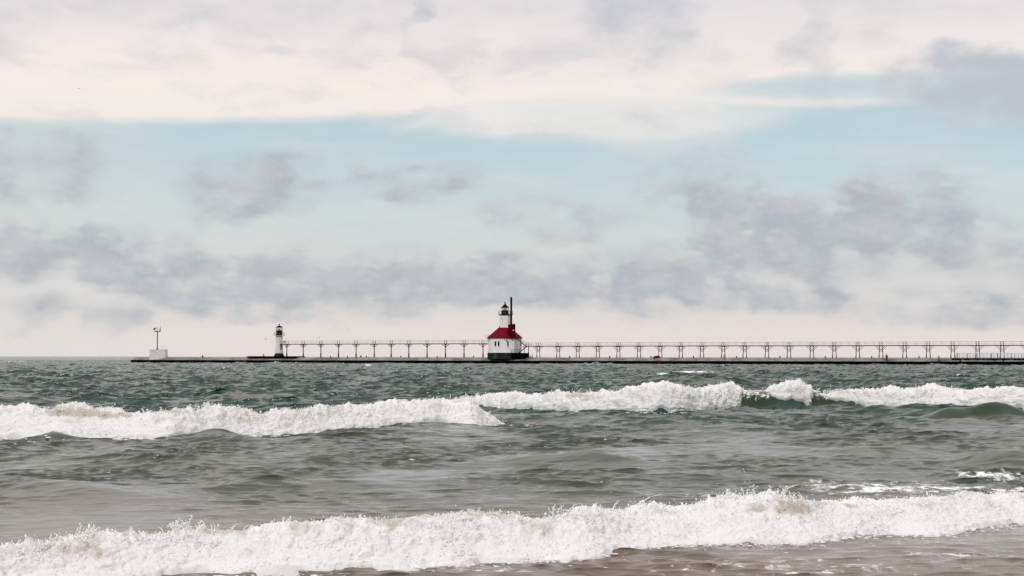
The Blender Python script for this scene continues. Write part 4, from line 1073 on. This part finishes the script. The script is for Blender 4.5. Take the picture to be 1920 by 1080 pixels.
# ------------------------------------------------------------------ the beacon mast on its block at the pier's tip
def make_mast():
    cx = 298.2; s = pier_s(cx, 1.6); p = pier_pt(s, 1.6); Y = p.y; u = Y / F
    zz = lambda py: z_at(cx, py, Y); xx = lambda px: (px - cx) * u
    blk = thing('concrete_block', 'pale square concrete block carrying a mast at the pier tip', 'block', (p.x, p.y, 0), -rad(4))
    w, wt, d = 15.3 * u, 14.5 * u, 1.7
    MB().loft([[(-w, -d, 1.0), (w, -d, 1.0), (w, d, 1.0), (-w, d, 1.0)], [(-wt - .12, -d + .1, zz(655.9)), (wt, -d + .1, zz(655.9)), (wt, d - .1, zz(655.9)), (-wt - .12, d - .1, zz(655.9))]]).build('body', M_BLOCK, blk)
    MB().box((-.06, 0, zz(655.6)), (2 * wt + .2, 2 * d - .1, .12)).build('cap', M_GREYW, blk)
    for px, py in ((299.4, 652.4), (305.8, 649.2)):
        MB().bar((xx(px), -.6, zz(655.4)), (xx(px + .5), -.6, zz(py)), .02, 5).build('whip_aerial', M_RAIL, blk)
    root = thing('beacon_mast', 'dark steel mast with small instruments standing on the pale block', 'mast', (p.x + xx(295.4), p.y, zz(655.2)))
    b = zz(655.2); h = lambda py: zz(py) - b
    MB().lathe([(.42, 0), (.36, .12), (.16, .5), (.15, h(622))], 12).build('pole', M_STEEL, root, 30)
    MB().box((0, 0, h(621.7)), (10.6 * u, .9, .26)).build('crossarm', M_STEEL, root)
    X = lambda px: (px - 295.4) * u
    mb = MB().bar((X(291), 0, h(621)), (X(290.6), 0, h(618)), .06); mb.bar((X(288.0), -.2, h(618.6)), (X(291.6), .1, h(615)), .14, 8, .34); mb.build('signal_horn', M_STEEL, root)
    MB().box((X(300.4), 0, (h(622) + h(614.2)) / 2), (.24, .24, h(614.2) - h(622))).build('sensor', M_STEEL, root)
    MB().bar((X(295.3), 0, h(622)), (X(295.3), 0, h(612.2)), .05).build('lightning_rod', M_STEEL, root)
    MB().bar((X(301.2), 0, h(615)), (X(301.6), 0, h(599)), .016).bar((X(300.6), 0, h(599)), (X(302.6), 0, h(599)), .014).build('aerial', M_RAIL, root)
    mb = MB()
    for a, c in ((290.5, 295), (295.8, 300.2)): mb.bar((X(a), -.4, h(619.4)), (X(c), -.4, h(619.4)), .03)
    mb.build('guard_rail', M_RAIL, root)
make_mast()

# ------------------------------------------------------------------ raised walkway with pale railings at the right
def make_platform():
    root = thing('platform', 'raised black walkway with pale blue railings at the right end of the pier', 'platform', (PO.x, PO.y, 0), PIER_RZ)
    a, b = pier_s(1784, 2.4), pier_s(2200, 2.4); y0 = -2.3
    MB().box(((a + b) / 2, y0, 1.86), (b - a, 1.5, .36)).box(((a + b) / 2, y0, 1.5), (b - a - 1, 1.1, .4)).build('slab', M_PILE, root)
    for yy in (y0 - .65, y0 + .65):
        mb = MB()
        for z in (3.42, 3.28, 2.86, 2.45): mb.bar((a + 1.2, yy, z), (b, yy, z), .045, 5)
        k = int((b - a) / .95); r = random.Random(3)
        for i in range(k):
            x = a + 1.2 + (b - a - 1.2) * i / k
            mb.bar((x, yy, 2.02), (x, yy, 3.42), .045 if r.random() < .7 else .075, 5)
        mb.build('railing', M_PALE, root)
    r = random.Random(9)
    for i in range(14):
        x = a + 1.7 + i * 2.9 + r.uniform(-.7, .7)
        MB().bar((x, y0 - .62, 2.02), (x, y0 - .62, 3.4), .09, 6).build('post', M_STEEL, root)
make_platform()

# ------------------------------------------------------------------ small things on the pier
def make_shelter():
    s = pier_s(1231.5, 1.7); p = pier_pt(s, 1.7)
    root = thing('shelter', 'low dark arched shelter with pale openings beside a catwalk trestle', 'shelter', (p.x, p.y, 1.75), 0)
    mb = MB(); n = 10
    def arch(r, k): a = math.pi * k / n; return (-r * math.cos(a), .78 * r * math.sin(a) ** .8 * .95)
    for k in range(n):
        (x0, z0), (x1, z1) = arch(1.2, k), arch(1.2, k + 1); (X0, Z0), (X1, Z1) = arch(1.04, k), arch(1.04, k + 1)
        mb.add([(x0, -.6, z0), (x1, -.6, z1), (X1, -.6, Z1), (X0, -.6, Z0), (x0, .6, z0), (x1, .6, z1), (X1, .6, Z1), (X0, .6, Z0)],
               [(0, 1, 2, 3), (4, 7, 6, 5), (0, 4, 5, 1), (3, 2, 6, 7), (0, 3, 7, 4), (1, 5, 6, 2)])
    mb.build('arched_frame', M_BLACK, root)
    MB().box((.15, -.35, .17), (1.5, .3, .34)).box((0.5, -.3, .5), (.5, .2, .34)).build('bench', M_BLACK, root)
    MB().box((0, .5, .4), (2.0, .06, .74)).build('back_panel', M_BLOCK, root)
make_shelter()

def make_bollard():
    return MB().lathe([(.2, -.2), (.2, .1), (.14, .2), (.13, .42), (.24, .5), (.22, .6), (.08, .64)], 10)
boll = None
for i, (px, o, z) in enumerate(((495, 0, 2.48), (620, .5, 1.95), (652, .5, 1.95), (687, 0.5, 1.95), (752, .5, 1.95), (820, .8, 1.95), (888, .8, 1.95), (1068, .8, 1.95), (1143, .8, 1.95), (1220.5, 1.8, 1.95), (1300, .8, 1.95), (1381, .8, 1.95), (1462, .8, 1.95), (1547, .8, 1.95), (1634, 1.4, 1.93), (1722.5, .8, 1.95), (994, 1.2, 1.95))):
    if boll is None: boll = make_bollard().build('mooring_bollard', M_BLACK, None, 40); o_ = boll
    else: o_ = boll.copy(); COL.objects.link(o_)
    o_.location = pier_pt(pier_s(px, o), o, z)
    o_['label'] = 'small black mooring bollard on the pier deck'; o_['category'] = 'bollard'; o_['group'] = 'mooring bollards along the pier'
for i, px in enumerate((1799, 1880)):
    o_ = boll.copy(); COL.objects.link(o_); o_.location = pier_pt(pier_s(px, 4.4), 4.4, 1.08); o_.rotation_euler = (0, rad(25), 0)
    o_['label'] = 'small black bollard on the low ledge in front of the pale railings'; o_['category'] = 'bollard'; o_['group'] = 'bollards on the ledge by the railings'

# ------------------------------------------------------------------ people
def skin_mesh(name, pts, edges, radii, mat_, parent, root_i=0, sub=1):
    me = bpy.data.meshes.new(name); me.from_pydata(pts, edges, []); me.update()
    me.materials.append(mat_)
    o = bpy.data.objects.new(name, me); COL.objects.link(o)
    md = o.modifiers.new('skin', 'SKIN')
    if not me.skin_vertices: me.skin_vertices_add() if hasattr(me, 'skin_vertices_add') else None
    lay = me.skin_vertices[0] if me.skin_vertices else None
    if lay is None:
        bm = bmesh.new(); bm.from_mesh(me); bm.verts.layers.skin.verify(); bm.to_mesh(me); bm.free(); lay = me.skin_vertices[0]
    for i, r in enumerate(radii):
        lay.data[i].radius = (r, r) if not isinstance(r, tuple) else r
        lay.data[i].use_root = (i == root_i)
    md.use_smooth_shade = True
    if sub:
        sm = o.modifiers.new('sub', 'SUBSURF'); sm.levels = sub; sm.render_levels = sub
    o.parent = parent
    return o
M_SKIN = mat("skin", (0.42, 0.26, 0.19), 0.6, 0.08, 6)
def person(px, o, z, rz, label, jacket, legs, hair, elbow, lean=0.0, scale=1.0, pack=None):
    p = pier_pt(pier_s(px, o), o, z)
    root = thing('person', label, 'person', p, rz, None); root.scale = (scale,) * 3
    body = [(0, 0, .95), (0, -.01, 1.12), (0, 0, 1.32), (0, .0, 1.44), (0, -.01, 1.53), (0, -.03, 1.62), (0, -.02, 1.72),
            (-.19, 0, 1.40), (-.25 - elbow * .1, .02, 1.14), (-.22 - elbow * .05, -.12 - elbow * .2, .92 + elbow * .18), (.19, 0, 1.40), (.25, .02, 1.13), (.24, -.08, .90),
            (-.10, 0, .88), (-.11, -.02 - lean, .50), (-.12, .03 - lean, .09), (-.12, -.12 - lean, .04), (.10, 0, .88), (.11, .0 + lean, .50), (.12, .05 + lean, .09), (.12, -.10 + lean, .04)]
    edges = [(0, 1), (1, 2), (2, 3), (3, 4), (4, 5), (5, 6), (3, 7), (7, 8), (8, 9), (3, 10), (10, 11), (11, 12), (0, 13), (13, 14), (14, 15), (15, 16), (0, 17), (17, 18), (18, 19), (19, 20)]
    rr = [(.15, .11), (.14, .10), (.17, .11), .08, .055, (.10, .125), (.09, .115), .055, .042, .033, .055, .042, .033, .085, .055, .04, .035, .085, .055, .04, .035]
    # fingers and thumb rooted in each palm
    for wi, sx in ((9, -1), (12, 1)):
        w = Vector(body[wi]); palm = w + Vector((0, -.02, -.08)); body.append(tuple(palm)); rr.append((.022, .035)); pi = len(body) - 1; edges.append((wi, pi))
        for k, ln in enumerate((.062, .072, .068, .052)):
            a = palm + Vector((0, -.03 + k * .02, -.035)); b = a + Vector((-.01 * sx, -.008, -ln * .6)); 
            body += [tuple(a), tuple(b)]; rr += [.0085, .0075]; edges += [(pi, len(body) - 2), (len(body) - 2, len(body) - 1)]
        b = palm + Vector((-.012 * sx, -.05, -.02)); body.append(tuple(b)); rr.append(.009); edges.append((pi, len(body) - 1))
    bo = skin_mesh('body', body, edges, rr, M_SKIN, root)
    def tube(mb, pts, rad_, n=12):
        rings = []
        for i, (q, r_) in enumerate(zip(pts, rad_)):
            q = Vector(q); rx, ry = r_ if isinstance(r_, tuple) else (r_, r_)
            d = (Vector(pts[min(i + 1, len(pts) - 1)]) - Vector(pts[max(i - 1, 0)])).normalized()
            u = Vector((1, 0, 0)); u = (u - d * u.dot(d)).normalized(); w = d.cross(u)
            rings.append([tuple(q + u * rx * math.cos(2 * math.pi * k / n) + w * ry * math.sin(2 * math.pi * k / n)) for k in range(n)])
        mb.loft(rings)
    mb = MB()
    tube(mb, [(0, 0, .80), (0, 0, .90), (0, 0, 1.08), (0, 0, 1.28), (0, 0, 1.40), (0, 0, 1.48), (0, -.01, 1.52)], [(.205, .15), (.21, .155), (.195, .145), (.215, .15), (.20, .135), (.11, .10), (.075, .075)])
    for sh, el_, wr in ((7, 8, 9), (10, 11, 12)): tube(mb, [body[sh], Vector(body[sh]).lerp(Vector(body[el_]), .5), body[el_], Vector(body[el_]).lerp(Vector(body[wr]), .5), body[wr]], [.085, .078, .066, .062, .052], 10)
    mb.build('jacket', jacket, root, 60)
    mb = MB()
    tube(mb, [(0, 0, .74), (0, 0, .84), (0, 0, .97)], [(.17, .12), (.19, .14), (.19, .135)])
    for hp, kn, an in ((13, 14, 15), (17, 18, 19)): tube(mb, [body[hp], Vector(body[hp]).lerp(Vector(body[kn]), .5), body[kn], Vector(body[kn]).lerp(Vector(body[an]), .5), body[an]], [.105, .098, .078, .07, .066], 10)
    mb.build('trousers', legs, root, 60)
    for an in (15, 19):
        mb = MB()
        q = Vector(body[an]); tube(mb, [q + Vector((0, .05, -.01)), q + Vector((0, -.03, -.02)), q + Vector((0, -.13, -.045)), q + Vector((0, -.19, -.055))], [(.045, .05), (.052, .06), (.05, .035), (.03, .02)], 8)
        mb.build('shoe', M_DKCL, root, 60)
    hb = MB(); hb.loft([[(r * math.cos(2 * math.pi * k / 12) * .95, .0 + r * math.sin(2 * math.pi * k / 12) * 1.1, zz_) for k in range(12)] for r, zz_ in ((.092, 1.655), (.104, 1.71), (.096, 1.78), (.05, 1.825))])
    hb.build('hair', hair, root, 60)
    if pack:
        MB().loft([[(-.17, .13, 1.0), (.17, .13, 1.0), (.17, .36, 1.02), (-.17, .36, 1.02)], [(-.19, .13, 1.25), (.19, .13, 1.25), (.19, .4, 1.25), (-.19, .4, 1.25)], [(-.13, .13, 1.48), (.13, .13, 1.48), (.13, .3, 1.45), (-.13, .3, 1.45)]]).build('backpack', pack, root)
    return root
M_DKCL = mat("black_clothing", (0.012, 0.012, 0.014), .9, .3, 5); M_BRCL = mat("brown_clothing", (0.10, 0.055, 0.045), .9, .3, 5)
M_LTCL = mat("pale_clothing", (0.42, 0.36, 0.36), .9, .1, 5); M_GNCL = mat("olive_clothing", (0.08, 0.085, 0.06), .9, .3, 5); M_HAIR = mat("dark_hair", (0.02, 0.015, 0.012), .7, .3, 8)
M_GYCL = mat("grey_trousers", (0.25, 0.23, 0.23), .9, .2, 5)
person(380.5, 4.2, 1.12, rad(30), 'person in brown jacket and pale trousers on the empty ledge near the pier tip', M_BRCL, M_GYCL, M_HAIR, .3)
person(677, -3.9, 1.14, rad(150), 'person in olive jacket behind the single forked catwalk posts', M_GNCL, M_DKCL, M_HAIR, .2, .08)
person(998, -3.6, 1.25, rad(-80), 'person in brown and grey beside the first braced trestle by the red roofed lighthouse', M_BRCL, M_GYCL, M_HAIR, .6, .05)
person(1358, 2.95, 1.46, rad(35), 'person with pale jacket and black backpack under a braced catwalk trestle', M_LTCL, M_DKCL, M_HAIR, .3, .16, .95, M_DKCL)
person(1662, 4.45, 1.08, rad(-35), 'tall person dressed all in black standing at the pier edge', M_DKCL, M_DKCL, M_DKCL, 1.3, .02, 1.2)
person(1759.5, 3.9, 1.12, rad(140), 'person in pale jacket with dark trousers walking left of the pale railings', M_LTCL, M_DKCL, M_HAIR, .5, .14, 1.02, M_LTCL)

# ------------------------------------------------------------------ gulls
M_GULL = mat("gull_feathers", (0.20, 0.18, 0.18), .8, .3, 6)
def gull(px, py, Y, span, rz, roll, fold, label):
    mb = MB(); L = .24 * span
    mb.loft([[(L * t, r * math.cos(2 * math.pi * k / 8), r * math.sin(2 * math.pi * k / 8)) for k in range(8)] for t, r in ((-1.1, .01), (-.75, .03), (-.3, .065), (.2, .075), (.6, .05), (.85, .045), (1.0, .02), (1.12, .006))])
    for s_ in (-1, 1):
        h = span / 2; st = []
        for f, c, zz_ in ((0, .20, .02), (.25, .19, .10 + fold * .3), (.5, .16, .16 + fold * .5), (.75, .10, .12 + fold * .25), (1, .015, .02 - fold * .3)):
            y = s_ * (.03 + h * f); x = .05 - .16 * f * f * span; z = zz_ * span * .6
            st.append([(x + c * .5, y, z), (x, y, z + .015), (x - c * .5, y, z), (x, y, z - .012)])
        mb.loft(st)
    mb.loft([[(-L * .8, -.03, 0), (-L * .8, .03, 0), (-L * .8, .03, .012), (-L * .8, -.03, .012)], [(-L * 1.5, -.07, 0), (-L * 1.5, .07, 0), (-L * 1.5, .07, .01), (-L * 1.5, -.07, .01)]])
    o_ = mb.build('gull', M_GULL, None, 50)
    o_.location = (at_depth(px, Y), Y, z_at(px, py, Y)); o_.rotation_euler = (roll, 0, rz)
    o_['label'] = label; o_['category'] = 'bird'; o_['group'] = 'gulls in flight'
gull(498.5, 636, 430, 1.0, rad(60), rad(20), .3, 'grey gull flying low just left of the smaller lighthouse')
gull(598.5, 633.8, 430, 1.05, rad(120), rad(-35), .5, 'grey gull flying just above the left catwalk')
gull(653, 617.5, 470, .8, rad(85), 0, .05, 'faint distant gull gliding high above the left catwalk')
gull(142.5, 163.2, 420, .7, rad(80), 0, .2, 'tiny gull alone high in the bright upper sky')
